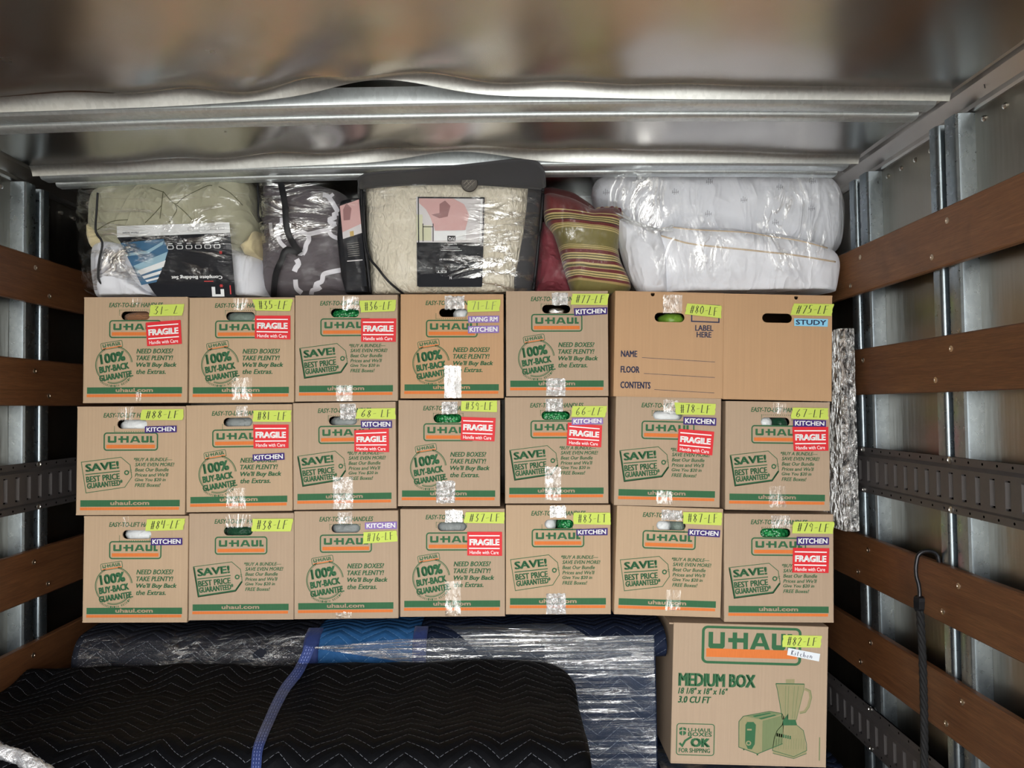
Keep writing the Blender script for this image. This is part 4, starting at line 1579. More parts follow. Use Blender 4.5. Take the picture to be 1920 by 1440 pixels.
M['vinyl_dark'] = film('smoky_vinyl', .10, .55, 14, (2, 1, .7), .9, .10, tint=(.62, .62, .64, 1), dist=.02, thr=.45)


def stripes(name, rot, lo, hi):
    k = NT(name)
    co = k.coord(rot=(0, rot, 0))
    sp = k.n('ShaderNodeSeparateXYZ')
    k.put(sp.inputs[0], co)
    wob = k.noise(k.coord(), 7, 2)
    z = k.math('MULTIPLY_ADD', wob, .012, sp.outputs[2])
    t = k.math('DIVIDE', k.math('SUBTRACT', hi, z), hi - lo)
    MA, CR, GR, OL, TN, DK = srgb(108, 36, 40), srgb(206, 186, 128), srgb(88, 84, 46), srgb(126, 118, 66), srgb(176, 152, 98), srgb(58, 46, 34)
    px_ = [(430, MA), (455, CR), (470, MA), (500, CR), (518, GR), (532, CR), (545, GR), (557, CR), (568, DK), (580, MA), (612, TN), (622, OL), (630, CR), (640, OL), (650, CR), (662, OL), (845, CR), (853, OL), (862, CR), (872, OL), (882, TN), (897, MA), (935, CR), (948, GR), (962, CR), (975, GR), (988, CR), (1002, DK), (1010, MA), (1040, CR), (1062, GR), (1085, CR), (1092, MA), (1125, CR), (1138, GR), (1150, CR), (1165, GR), (1176, CR), (1186, MA), (1212, TN), (1238, OL)]
    c = None
    # a chain of two ramps keeps within the 32 stop limit
    a, b = px_[:21], px_[21:]
    nrm = lambda p_: (p_ - 430) / 870
    r1 = k.ramp(t, [(nrm(p_), c_) for p_, c_ in a], 'CONSTANT')
    r2 = k.ramp(t, [(nrm(p_), c_) for p_, c_ in b], 'CONSTANT')
    c = k.mix(k.math('GREATER_THAN', t, nrm(b[0][0])), r1, r2)
    f = k.noise(k.coord(), 220, 2)
    c = k.mix(k.math('MULTIPLY', f, .3), c, srgb(70, 50, 40))
    g = k.noise(k.coord(), 9, 3)
    return k.finish(k.bsdf(c, .6, normal=k.bump(g, .35, .02), spec=.3, sheen=.2))


def soft(parent, name, outline, Yc, half, mat, amp=.006, seed=0, p=2.8, **kw):
    mb = puff_mesh(outline, Yc, half, p=p, amp=amp, seed=seed, zmin=kw.pop('zmin', None), **kw)
    o = mb.build(name, mat, smooth=True)
    fix_normals(o)
    bv = bvh_of(o)
    if parent is not None:
        o.parent = parent
        o.matrix_parent_inverse = Matrix.Translation(-parent.location)
    return o, bv


def hang(o, parent):
    o.parent = parent
    o.matrix_parent_inverse = Matrix.Translation(-parent.location)
    return o


def under(o, part):
    # a detail of a part: the part itself already sits in world place
    o.parent = part
    return o


def px_card(quad, Y, tilt=0.0):
    """flat card: corner pixels TL TR BR BL at depth Y (top may lean back by tilt)"""
    ys = (Y + tilt, Y + tilt, Y, Y)
    c = [P(x, y, yy) for (x, y), yy in zip(quad, ys)]
    nrm = (c[1] - c[0]).cross(c[3] - c[0]).normalized()
    if nrm.y > 0:
        nrm = -nrm

    def fn(s, t, l):
        return c[3].lerp(c[2], s).lerp(c[0].lerp(c[1], s), t) + nrm * .0005 * l
    return fn


ZT1 = P(350, 552, 2.25).z + .004
ZT2 = P(1350, 545, 2.25).z + .004

# 1 --- olive comforter set in a clear zip bag
R = thing('bedding_bag', P(345, 552, 2.40), 'clear zip bag of olive comforter and white sheets with an upside-down card', 'bedding')
YC = 2.40
o, bv = soft(R, 'comforter', [(188, 367), (216, 354), (282, 350), (385, 343), (479, 344), (484, 380), (484, 406), (492, 425), (490, 450), (465, 480), (420, 495), (340, 500), (250, 490), (205, 470), (186, 450), (181, 432), (183, 390)], YC, .135, M['sage'], .010, 1, p=3.2)
cr = MB()
for pts in (((306, 359), (303, 385), (300, 410)), ((306, 359), (328, 382), (345, 370), (385, 350), (398, 348)), ((328, 382), (331, 395), (316, 418)), ((331, 384), (347, 398), (360, 412)), ((282, 352), (306, 360)), ((181, 432), (200, 420), (215, 414), (240, 412)), ((455, 385), (432, 362), (410, 350)), ((303, 385), (290, 400), (272, 418))):
    ribbon(cr, bv, pts, 1.6, .0012, 2.27)
under(cr.build('crease_shade', flat('olive_crease_shade', srgb(92, 92, 68), .8), smooth=True), o)  # shade of the creases painted as thin dark olive lines
o2, bv2 = soft(R, 'white_sheet', [(192, 462), (215, 456), (240, 464), (300, 470), (400, 470), (440, 468), (465, 480), (500, 490), (509, 530), (509, 566), (196, 566), (188, 520), (187, 480)], YC - .006, .131, M['white_cloth'], .010, 2, p=3.4, zmin=ZT1)
o3, _ = soft(R, 'lining', [(183, 425), (210, 440), (222, 465), (190, 475), (183, 450)], YC - .02, .09, M['cream_lining'], .006, 3)
o3, _ = soft(R, 'lining', [(492, 438), (500, 470), (500, 492), (470, 486), (462, 470), (480, 455)], YC - .02, .10, M['cream_lining'], .006, 4)
YF = 2.245
fn = px_card([(219, 424), (430, 417), (442, 556), (222, 556)], YF, .012)
mb = MB()
p = Print(mb, fn)
BK, WH, BL, SK, RD, GY = 0, 1, 2, 3, 4, 5
p.poly([(0, .84), (.0, 1), (1, 1), (1, .86)], WH)
p.poly([(.0, .84), (1, .86), (1, 0), (.33, 0), (.30, .06)], BK)
p.poly([(.03, .757), (.41, .80), (.445, .63), (.40, .44), (.33, .20), (.20, .16)], BL, 1)
p.poly([(.06, .60), (.26, .64), (.41, .77), (.40, .72), (.27, .60), (.07, .565)], SK, 2)
p.poly([(.14, .43), (.44, .62), (.40, .44), (.38, .38), (.17, .32)], SK, 2)
p.poly([(.17, .36), (.42, .50), (.40, .41), (.20, .30)], WH, 3)
p.poly([(.21, .28), (.38, .36), (.365, .31), (.225, .245)], WH, 3)
p.poly([(.235, .225), (.355, .27), (.345, .24), (.25, .20)], WH, 3)
p.text('Mercer Stripes', .05, .885, .19, .915, BK, .01, rot=180, lift=1)
for a_ in (.66, .76, .86, .93):
    p.rrect(a_ - .03, .905, a_ + .02, .945, .008, .004, GY, 1)
for k_ in range(6):
    a_ = .44 + k_ * .082
    p.rrect(a_, .655, a_ + .05, .705, .012, .007, WH, 1)
    p.rect(a_ + .005, .725, a_ + .045, .735, WH, 1)
p.text('8', .89, .575, .915, .615, RD, .03, rot=180, lift=1)
p.text('Complete Bedding Set', .46, .235, .90, .295, WH, .02, rot=180, lift=1)
p.rect(.74, .20, .82, .212, RD, 1)
for a_ in (.80, .875):
    p.rect(a_, .02, a_ + .03, .13 if a_ < .85 else .10, WH, 1)
p.rect(.80, .0, .905, .03, WH, 1)
for k_ in range(6):
    a_ = math.pi * k_ / 3
    p.stroke([(.885, .145), (.885 + .016 * math.cos(a_), .145 + .022 * math.sin(a_))], .007, RD, 1)
p.rect(.955, .03, .965, .15, RD, 1)
hang(mb.build('insert_card', [M['card_black'], M['card_white'], M['card_blue'], M['card_sky'], M['card_red'], flat('card_line', srgb(160, 160, 164), .5)]), R)
# white cloth corner folded over the card's lower edge
o4, _ = soft(R, 'white_sheet', [(189, 480), (220, 463), (235, 476), (262, 520), (296, 556), (296, 566), (200, 566), (189, 530)], 2.32, .085, M['white_cloth'], .009, 6, p=2.6, zmin=ZT1)
sh, bvf = soft(R, 'vinyl', [(178, 366), (200, 350), (300, 346), (480, 338), (495, 350), (502, 430), (508, 560), (188, 562), (180, 500), (174, 430)], YC - .01, .165, M['vinyl_a'], .010, 5, p=5.0, zmin=ZT1 - .003)
for pts in (((184, 362), (182, 400), (181, 435), (193, 455), (187, 490), (185, 520), (192, 532), (206, 537)), ((481, 345), (483, 380), (483, 405), (492, 425), (497, 480), (503, 505))):
    pp = MB()
    cord(pp, bvf, pts, .0035, .007, 2.27)
    hang(pp.build('piping', M['piping'], smooth=True), R)

# 2 --- grey lattice comforter
R = thing('bedding_bag', P(595, 552, 2.40), 'clear bag of dark grey comforter with white lattice and black straps', 'bedding')
o, bv = soft(R, 'comforter', [(504, 345), (545, 346), (600, 353), (640, 363), (664, 382), (672, 420), (674, 562), (503, 562), (502, 500), (499, 420)], 2.44, .140, M['grey_comforter'], .014, 11, p=3.0, stretch=(1, 1, 2), zmin=ZT1)
lt = MB()
comf = o
for pts, wd in ((((605, 366), (613.7, 367.7), (622, 378), (634, 398)), 7), (((625, 364), (618, 369), (612, 368)), 5), (((634, 400), (626, 402), (627.6, 409), (618, 411), (620.6, 418), (630, 420)), 7), (((630, 420), (619, 427), (618, 436), (624, 443), (634, 447)), 6),
                (((618, 431), (597, 435), (575, 440)), 7), (((549, 445), (558, 438), (568, 436), (577, 441), (579, 450), (574, 459), (572, 469), (567, 477)), 7), (((528.6, 408), (528, 419), (521, 424), (519, 434), (522, 445), (526, 455), (535, 464)), 6),
                (((556, 486), (560, 495), (555, 502), (552, 509)), 8), (((641, 506), (620, 510), (607, 514), (605, 521), (603, 528), (593, 532), (591, 537), (600, 540), (586, 544), (584, 552)), 7), (((554, 524), (556, 540), (566, 549)), 7), (((654, 527), (657, 539), (664, 550)), 8),
                (((507, 418), (510, 440), (518, 441)), 5), (((558, 474), (565, 476), (572, 470)), 6)):
    ribbon(lt, bv, pts, wd * 1.25, .0022, 2.30)
under(lt.build('lattice_print', M['lattice_white'], smooth=True), comf)
sh, bvf = soft(R, 'vinyl', [(500, 342), (560, 340), (650, 358), (668, 380), (680, 430), (680, 562), (504, 562), (500, 450)], 2.44, .162, M['vinyl'], .014, 12, p=4.0, zmin=ZT1 - .003)
for pts in (((526, 343), (534, 381), (537, 424), (546, 450), (563, 475)), ((560, 474), (537, 469), (528, 488), (517, 516), (513, 556))):
    pp = MB()
    ribbon(pp, bvf, pts, 11.5, .004, 2.26)
    hang(pp.build('strap', M['piping'], smooth=True), R)

# 3 --- narrow bag with a rose picture card, squeezed between
R = thing('bedding_bag', P(660, 552, 2.36), 'narrow smoky bedding bag with a rose and black card, squeezed beside the cream quilt', 'bedding')
o, bv = soft(R, 'comforter', [(640, 378), (674, 372), (684, 380), (692, 560), (652, 560), (642, 520), (634, 445)], 2.30, .040, M['card_black'], .006, 15, p=3.6, zmin=ZT1)
fn = px_card([(637, 384), (673, 374), (688, 537), (652, 537)], 2.255, .0)
mb = MB()
p = Print(mb, fn)
p.rect(0, 0, 1, 1, 0)
p.poly([(0, .58), (1, .615), (1, 1), (.0, .985)], 1, 1)
p.poly([(0, .66), (1, .72), (1, .615), (0, .58)], 3, 2)
p.poly([(.15, .93), (.35, 1.0), (.58, .92), (.45, .79), (.12, .80)], 2, 2)
p.rect(.38, .595, .58, .655, 4, 3)
for k_ in range(7):
    p.rect(.18, .36 + k_ * .025, .78, .366 + k_ * .025, 5, 1)
p.rect(.1, .30, .9, .312, 3, 1)
hang(mb.build('insert_card', [M['card_black'], M['card_pink'], M['card_rose'], M['card_grey2'], M['gold'], flat('card_line2', srgb(120, 118, 112), .5)]), R)
soft(R, 'vinyl', [(634, 372), (676, 362), (684, 372), (692, 562), (648, 562), (637, 520), (630, 445)], 2.30, .055, M['vinyl'], .012, 16, p=4.0, zmin=ZT1 - .003)

# 4 --- cream quilt bag with charcoal band
R = thing('bedding_bag', P(845, 552, 2.38), 'zip bag of cream quilt with charcoal top band, round badge and black card', 'bedding')
soft(R, 'gusset', [(676, 350), (720, 338), (1000, 330), (1019, 356), (1013, 430), (1006, 500), (999, 562), (692, 562), (690, 500), (681, 430)], 2.42, .115, M['charcoal'], .004, 21, p=6.0, zmin=ZT1)
o, bv = soft(R, 'quilt', [(691, 350), (759, 340), (878, 339), (994, 346), (991, 400), (985, 448), (977, 492), (967, 539), (967, 563), (700, 563), (698, 508), (692, 454)], 2.39, .130, M['quilt'], .007, 22, p=4.2, zmin=ZT1)
bd = MB()
lo_ = path_px([(677, 357), (691, 354), (759, 348.5), (877, 347), (993, 354), (1018, 356)], 6)
up_ = path_px([(675, 352), (682, 328), (782, 319), (887, 308), (957, 300), (994, 299), (1011, 307), (1020, 322), (1021, 350)], 6)
nb = 60
def samp(pa, t):
    f_ = t * (len(pa) - 1)
    i_ = min(len(pa) - 2, int(f_))
    return pa[i_].lerp(pa[i_ + 1], f_ - i_)
for j in range(9):
    for i in range(nb + 1):
        a_ = samp(lo_, i / nb).lerp(samp(up_, i / nb), j / 8)
        s_ = abs(i / nb - .5) * 2
        yy = 2.240 - .082 * (j / 8) ** 1.1 + .05 * s_ ** 6
        bd.add([P(a_.x, a_.y, yy)], [])
for j in range(8):
    for i in range(nb):
        a_ = j * (nb + 1) + i
        bd.f.append((a_, a_ + 1, a_ + nb + 2, a_ + nb + 1))
        bd.m.append(0)
o = bd.build('top_band', M['charcoal'], smooth=True)
md = o.modifiers.new('thick', 'SOLIDIFY')
md.thickness = .004
md.offset = -1
hang(o, R)
eb = MB()
ec = P(880, 344, 2.226)
eb.lathe(ec, (0, -1, 0), [(.0255, -.004), (.0255, .002), (.0235, .0035)], 28)
for a0, a1, b0, b1 in ((-.6, -.5, .6, .6), (-.3, -.7, .7, .2), (-.7, -.1, .2, .75), (0, -.2, -.4, .4), (.2, 0, 0, .7), (.4, -.4, .5, .1)):
    eb.tube([ec + Vector((a0 * .024, -.0035, a1 * .024)), ec + Vector((b0 * .024, -.0035, b1 * .024))], .0010, 5, 1)
under(eb.build('emblem', [M['emblem'], M['emblem_line']]), o)
fn = px_card([(780.5, 369), (909, 370), (904, 537), (782, 537)], 2.247, .004)
mb = MB()
p = Print(mb, fn)
BK, PK, RO, PL, WH, GD = range(6)
p.rect(.0, .0, 1, .49, BK)
p.rect(.0, .49, 1, 1, PL)
p.poly([(.04, 1.0), (.04, .93), (.14, .86), (.2, .78), (.28, .62), (.72, .62), (.78, .80), (.7, .92), (.5, 1.0)], PK, 1)
p.poly([(.34, .92), (.42, .96), (.50, .90), (.46, .78), (.34, .76), (.22, .80), (.34, .82)], RO, 2)
p.poly([(.26, .62), (.74, .63), (.74, .52), (.26, .51)], WH, 1)
p.rect(.0, .51, .09, .80, GD, 1)
p.rect(.10, .51, .22, .68, GD, 1)
for a_ in (.09, .24):
    p.rect(a_, .50, a_ + .012, .70, BK, 2)
p.rect(.09, .66, .25, .668, BK, 2)
p.rect(.46, .50, .58, .565, BK, 3)
p.text('F/Q', .475, .512, .565, .553, WH, .02, rot=180, lift=4)
p.text('FULL/QUEEN', .47, .465, .60, .48, WH, 0, rot=180, lift=1)
for k_ in range(3):
    p.rect(.36 + k_ * .02, .40 + k_ * .018, .68 - k_ * .03, .404 + k_ * .018, WH, 1)
p.text('3 PIECE COMFORTER SET', .34, .292, .68, .310, WH, .01, rot=180, lift=1)
p.text('EST', .30, .15, .45, .175, WH, 0, rot=180, lift=1)
p.text('N', .50, .08, .53, .11, WH, 0, rot=180, lift=1)
p.stroke([(.03, .99), (.99, .99), (.985, .0), (.03, .0)], .016, BK, 4, True)
p.stroke([(.955, .98), (.95, .50)], .018, WH, 5)
hang(mb.build('insert_card', [M['card_black'], M['card_pink'], M['card_rose'], M['card_grey2'], M['card_white'], flat('card_window', srgb(206, 206, 176), .4)]), R)
sh, bvf = soft(R, 'vinyl', [(679, 345), (760, 330), (880, 328), (1000, 332), (1018, 352), (1012, 430), (1004, 500), (998, 562), (692, 562), (688, 500), (680, 430)], 2.385, .146, M['vinyl_b'], .012, 23, p=5.0, zmin=ZT1 - .003)
for pts, r_ in ((((683, 360), (684, 430), (692.6, 480), (709.5, 503.7), (729, 527.5), (757, 551)), .0036), (((1018, 356), (1012, 428), (1005, 500), (999, 545)), .005), (((678, 356), (681, 430), (690, 500), (695, 548)), .005)):
    pp = MB()
    cord(pp, bvf, pts, r_, .003, 2.26)
    hang(pp.build('piping', M['piping'], smooth=True), R)

# 5 --- cushions
_zr = lambda q_: q_.x * math.sin(math.radians(6)) + q_.z * math.cos(math.radians(6))
M['stripe'] = stripes('striped_damask', math.radians(-6), _zr(P(1113, 537, 2.27)) + .006, _zr(P(1113, 391.7, 2.27)) + .006)
zlo, zhi = P(1120, 545, 2.27).z, P(1120, 392, 2.27).z
R = thing('cushion', P(1110, 545, 2.38), 'gold, green and maroon striped cushion with rope edge, front one in clear bag', 'cushion', )
o, bv = soft(R, 'cover', [(1018, 366), (1030, 364), (1073, 375), (1100, 388), (1113, 396), (1124, 390), (1160, 391), (1167, 412), (1160, 445), (1157, 470), (1162, 497), (1177, 523), (1184, 545), (1160, 560), (1075, 560), (1057, 503), (1040, 440), (1020, 413)], 2.35, .095, M['stripe'], .008, 31, p=2.4, zmin=ZT2)
cb_ = MB()
for pts in (((1020, 367), (1045, 372), (1073, 377), (1100, 390), (1113, 396), (1124, 391), (1159, 392), (1166, 412), (1160, 445), (1157, 470), (1162, 497), (1176, 523)),):
    q_ = path_px(pts, 2.2)
    for ph in (0, math.pi):
        tp = []
        for i_, a_ in enumerate(q_):
            c_ = P(a_.x, a_.y, 2.345)
            tp.append(c_ + Vector((.0028 * math.cos(i_ * .9 + ph), -.003 * math.sin(i_ * .9 + ph), .0028 * math.cos(i_ * .9 + ph))))
        cb_.tube(tp, .0032, 5, 0 if ph == 0 else 1)
under(cb_.build('rope_edge', [M['maroon'], M['tan_cord']], smooth=True), o)
R2 = thing('cushion', P(1070, 545, 2.52), 'striped cushion behind the front striped one, only its top edge showing', 'cushion')
soft(R2, 'cover', [(1012, 356), (1030, 352), (1075, 362), (1108, 384), (1125, 402), (1125, 560), (1010, 560)], 2.52, .065, M['stripe'], .006, 33, p=2.4, zmin=ZT2)
R3 = thing('cushion', P(1035, 545, 2.36), 'plain maroon cushion between cream quilt bag and striped cushion', 'cushion')
soft(R3, 'cover', [(1017, 415), (1037, 432), (1050, 470), (1060, 508), (1076, 562), (1000, 562), (1006, 500), (1010, 440)], 2.42, .075, M['maroon'], .009, 34, p=2.2, zmin=ZT2)
R4 = thing('plastic_bag', P(1100, 545, 2.36), 'clear plastic bag around the striped and maroon cushions', 'bag')
soft(R4, 'bag_film', [(1018, 350), (1060, 352), (1120, 378), (1165, 384), (1174, 420), (1166, 480), (1182, 530), (1190, 562), (1006, 562), (1012, 450)], 2.355, .130, M['vinyl_soft'], .014, 35, p=3.0, zmin=ZT2 - .003)

# 6 --- white pillows in a clear bag
PB = 'white bed pillows stuffed in one bag'
R = thing('bed_pillow', P(1370, 545, 2.42), 'big plump white pillow on top, small grey sprig print, under the roof rail', 'pillow', PB)
o, bv = soft(R, 'pillowcase', [(1107, 352), (1122, 336), (1150, 328), (1300, 327), (1440, 326), (1510, 327), (1545, 335), (1563, 352), (1574, 380), (1575, 430), (1568, 470), (1540, 490), (1300, 485), (1180, 470), (1140, 430), (1116, 395)], 2.49, .135, M['white_cloth'], .012, 41, p=3.0)
mk = MB()
for x, y in ((1199, 334), (1266, 361), (1330, 342), (1393, 331), (1462, 352), (1523, 341), (1205, 386), (1328, 402), (1395, 376), (1454, 418), (1522, 392), (1137, 362)):
    for dx, h in ((-5, 4), (-1.5, 8), (2, 6), (5.5, 3.5)):
        ribbon(mk, bv, ((x + dx, y - h), (x + dx - .5, y + h * .5)), 1.0, .001, 2.27, cols=1)
    ribbon(mk, bv, ((x - 6, y), (x + 6, y - 1)), .8, .001, 2.27, cols=1)
under(mk.build('sprig_print', flat('sprig_grey', srgb(150, 150, 158), .8)), o)
R = thing('bed_pillow', P(1400, 545, 2.36), 'white gusseted pillow with tan piping, lying in front of the plump one', 'pillow', PB)
o, bv = soft(R, 'pillowcase', [(1224, 452), (1234, 436), (1255, 428), (1320, 430), (1395, 437), (1450, 443), (1493, 450), (1550, 466), (1568, 480), (1570, 500), (1564, 540), (1556, 564), (1240, 564), (1226, 500)], 2.335, .090, M['white_cloth'], .014, 42, p=3.0, stretch=(1, 1, .7), zmin=ZT2)
pp = MB()
pq = MB()
cord(pq, bv, ((1233, 432), (1255, 426.5), (1302, 431), (1395, 436), (1444, 443.5), (1500, 452), (1551, 465.5)), .0022, .001, 2.30)
cord(pp, bv, ((1226, 456), (1233, 442), (1260, 448), (1302, 458), (1419, 470.5), (1493, 479), (1566, 491)), .0024, .001, 2.27)
under(pp.build('piping', M['tan_cord'], smooth=True), o)
under(pq.build('piping', M['tan_cord'], smooth=True), o)
R = thing('bed_pillow', P(1200, 545, 2.38), 'crumpled white pillow end beside the striped cushion', 'pillow', PB)
soft(R, 'pillowcase', [(1152, 410), (1190, 415), (1232, 432), (1246, 470), (1250, 562), (1205, 562), (1178, 520), (1166, 480), (1158, 445)], 2.33, .080, M['white_cloth'], .016, 43, p=2.4, zmin=ZT2)
R = thing('plastic_bag', P(1370, 545, 2.40), 'clear plastic bag stretched over the white pillows, twisted at one corner', 'bag')
o, bvf = soft(R, 'bag_film', [(1102, 360), (1120, 330), (1160, 323), (1440, 322), (1530, 324), (1562, 338), (1580, 380), (1580, 470), (1572, 562), (1190, 562), (1160, 480), (1140, 420), (1110, 400)], 2.41, .190, M['vinyl_soft'], .012, 44, p=4.0, zmin=ZT2 - .003)
tw = MB()
for k_ in range(7):
    a_ = random.uniform(-8, 8)
    ribbon(tw, bvf, ((1150 + k_ * 3, 405 + a_ * 1.2), (1190, 418 + a_ * .6), (1235, 431 + a_ * .2), (1262, 428 + a_)), 3.2, .004, 2.24, cols=2)
hang(tw.build('twist', film('bag_twist', .35, .5, 60, (1, 1, 1), 1.0, .15, dist=.01, haze=.15)), R)

# ------------------------------------------------------------------ wrapped furniture below
NAVY = srgb(26, 33, 52)
M['pad_slate'] = quilted('slate_pad', srgb(32, 34, 42), srgb(122, 128, 138))
M['pad_navy'] = quilted('navy_pad', NAVY, srgb(120, 128, 142))
M['pad_black'] = quilted('black_pad', srgb(9, 10, 13), srgb(120, 123, 132))
M['pad_blue'] = quilted('blue_pad', srgb(42, 86, 134), srgb(120, 160, 200))
M['binding'] = fabric('blue_binding', srgb(40, 55, 106), 60, .5, rough=.6, dist=.006)
M['stretch'] = film('stretch_film', .035, .70, 6, (.30, 1, 9), 1.0, .14, haze=.07, dist=.02, thr=.42, hazecol=(.30, .40, .58, 1))
M['stretch_rim'] = film('stretch_rim', .06, .85, 8, (.30, 1, 9), 1.0, .12, haze=.06, dist=.02, thr=.36, hazecol=(.6, .68, .76, 1))
M['stretch_roll'] = film('stretch_roll', .42, .5, 40, (1, 1, 1), 1.0, .18, haze=.22, dist=.015, thr=.35, hazecol=(.55, .57, .62, 1))


def pad(name, prof, x0, x1, mat, nx=60, amp=.006, seed=0, xw=None, parent=None, ends=True):
    """extruded padded surface; prof = [(y, z)], uv in metres"""
    pr_ = path_px([(a, b) for a, b in prof], 99)
    # resample the profile evenly
    pts = [Vector(q_) for q_ in prof]
    fine = []
    for i_ in range(len(pts) - 1):
        n_ = max(1, int((pts[i_ + 1] - pts[i_]).length / .012))
        for j_ in range(n_):
            fine.append(pts[i_].lerp(pts[i_ + 1], j_ / n_))
    fine.append(pts[-1])
    for _ in range(3):
        fine = [fine[0]] + [(fine[i_ - 1] + 2 * fine[i_] + fine[i_ + 1]) / 4 for i_ in range(1, len(fine) - 1)] + [fine[-1]]
    mb = MB()
    arc = 0
    n = len(fine)
    for j in range(n):
        if j:
            arc += (fine[j] - fine[j - 1]).length
        tg = (fine[min(j + 1, n - 1)] - fine[max(j - 1, 0)]).normalized()
        nr = Vector((-tg.y, tg.x))
        for i in range(nx + 1):
            x = x0 + (x1 - x0) * i / nx
            q_ = Vector((x * 5, arc * 7, seed))
            a_ = (noise.noise(q_) + .5 * noise.noise(q_ * 2.3)) * amp
            y, z = fine[j].x + nr.x * a_, fine[j].y + nr.y * a_
            if xw:
                x, y, z = xw(x, y, z, i / nx, arc)
            k_ = mb.add([(x, y, CAMZ + z)], [])
            mb.uv[k_] = (x, arc)
    for j in range(n - 1):
        for i in range(nx):
            a_ = j * (nx + 1) + i
            mb.f.append((a_, a_ + 1, a_ + nx + 2, a_ + nx + 1))
            mb.m.append(0)
    if ends:
        for i in (0, nx):
            c_ = mb.add([((x0 if i == 0 else x1), sum(q_.x for q_ in fine) / n, CAMZ + sum(q_.y for q_ in fine) / n)], [])
            mb.uv[c_] = (0, 0)
            for j in range(n - 1):
                mb.f.append((c_, j * (nx + 1) + i, (j + 1) * (nx + 1) + i))
                mb.m.append(0)
    o = mb.build(name, mat, parent, smooth=True)
    fix_normals(o)
    return o


# a: tall wrapped piece that carries the three rows of boxes
R = thing('wrapped_furniture', (-.4, 2.5, 0), 'long furniture piece wrapped in navy and blue pads, carrying the three rows of boxes', 'furniture')
ZB0 = -.667
up = [(3.0, ZB0), (2.30, ZB0), (2.262, ZB0 - .006), (2.235, ZB0 - .026), (2.222, ZB0 - .06)]
o = pad('dark_pad', up + [(2.218, ZB0 - .085), (2.235, ZB0 - .095), (2.225, ZB0 - .12), (2.232, ZB0 - .155), (2.26, ZB0 - .165), (2.28, -1.74)], -1.29, -.585, M['pad_slate'], 70, .009, 51)
hang(o, R)
o = pad('blue_pad', up + [(2.225, ZB0 - .10), (2.23, -1.74)], -.585, -.272, M['pad_blue'], 40, .006, 52)
hang(o, R)
o = pad('dark_pad', up + [(2.222, ZB0 - .10), (2.225, -1.74)], -.272, .428, M['pad_navy'], 60, .006, 53)
hang(o, R)
for x, w_ in ((-.588, .022), (-.268, .020)):
    o = pad('binding', [(a - .009, b + .004) for a, b in up[1:]] + [(2.212, ZB0 - .085), (2.216, -.95)], x - w_, x + w_, M['binding'], 4, .002, 54)
    hang(o, R)
# overhanging quilt corner beside the large box
o = pad('dark_pad', [(2.6, ZB0 + .002), (2.28, ZB0 + .002), (2.235, ZB0 - .015), (2.215, ZB0 - .045), (2.235, ZB0 - .085), (2.30, ZB0 - .09)], .40, .462, M['pad_navy'], 10, .004, 56)
hang(o, R)
sf = MB()
# stretch film bands across the front face
def film_band(ptop, pbot, x0, x1, yy, mat, name, nx=90, nz=26, seed=0, amp=.004):
    mb = MB()
    for j in range(nz + 1):
        for i in range(nx + 1):
            s_, t_ = i / nx, j / nz
            x = x0 + (x1 - x0) * s_
            za, zb_ = ptop(s_), pbot(s_)
            z = za + (zb_ - za) * t_
            y = yy - amp * (noise.noise(Vector((x * 3, z * 22, seed))) + .4 * noise.noise(Vector((x * 6, z * 60, seed)))) - .004
            mb.add([(x, y, CAMZ + z)], [])
    for j in range(nz):
        for i in range(nx):
            a_ = j * (nx + 1) + i
            mb.f.append((a_, a_ + 1, a_ + nx + 2, a_ + nx + 1))
            mb.m.append(0)
    return hang(mb.build(name, mat, smooth=True), R)


zp = lambda y: (762 - y) * 2.2 / 1400
film_band(lambda s_: zp(1203 - 12 * min(1, s_ * 4)), lambda s_: zp(1206 + 34 * min(1, s_ * 3) if s_ < .5 else 1240 + (s_ - .5) * 60), -.57, .418, 2.205, M['stretch_rim'], 'stretch_film', seed=1, amp=.006)
film_band(lambda s_: zp(1190), lambda s_: -1.45, .10, .420, 2.200, M['stretch'], 'stretch_film', 50, 60, seed=2, amp=.005)
# film over the rolled top edge, bright where it catches the daylight
o = pad('stretch_film', [(a - .004, b + .003) for a, b in up[1:]], -.20, .16, M['stretch_rim'], 60, .003, 57, xw=lambda x, y, z, s_, arc: (x + arc * (1.0 + .3 * math.sin(s_ * 9)), y, z), ends=False)
hang(o, R)
o = pad('stretch_film', [(a - .003, b + .002) for a, b in up[1:]] + [(2.212, ZB0 - .085)], -1.27, -.60, film('thin_wrap', .05, .35, 16, (.5, 1, 3), .9, .15, dist=.02, thr=.45), 60, .003, 58, ends=False)
hang(o, R)

# b: lower padded piece in front
R = thing('padded_furniture', (-.6, 1.9, 0), 'low furniture under black quilted pads with a blue binding, in front of the boxes', 'furniture')
XE, RR = .175, .13


def round_end(x, y, z, s_, arc):
    e_ = (x - (XE - RR)) / RR
    if e_ > 0:
        e_ = min(1, e_)
        k_ = RR * (1 - math.sqrt(max(0, 1 - e_ * e_)))
        if y > 1.9:
            y -= k_ * .9 * (y - 1.9) / .28
        z -= .028 * e_ ** 4
    y += .012 * noise.noise(Vector((x * 2.3, 3, z)))
    return x, y, z


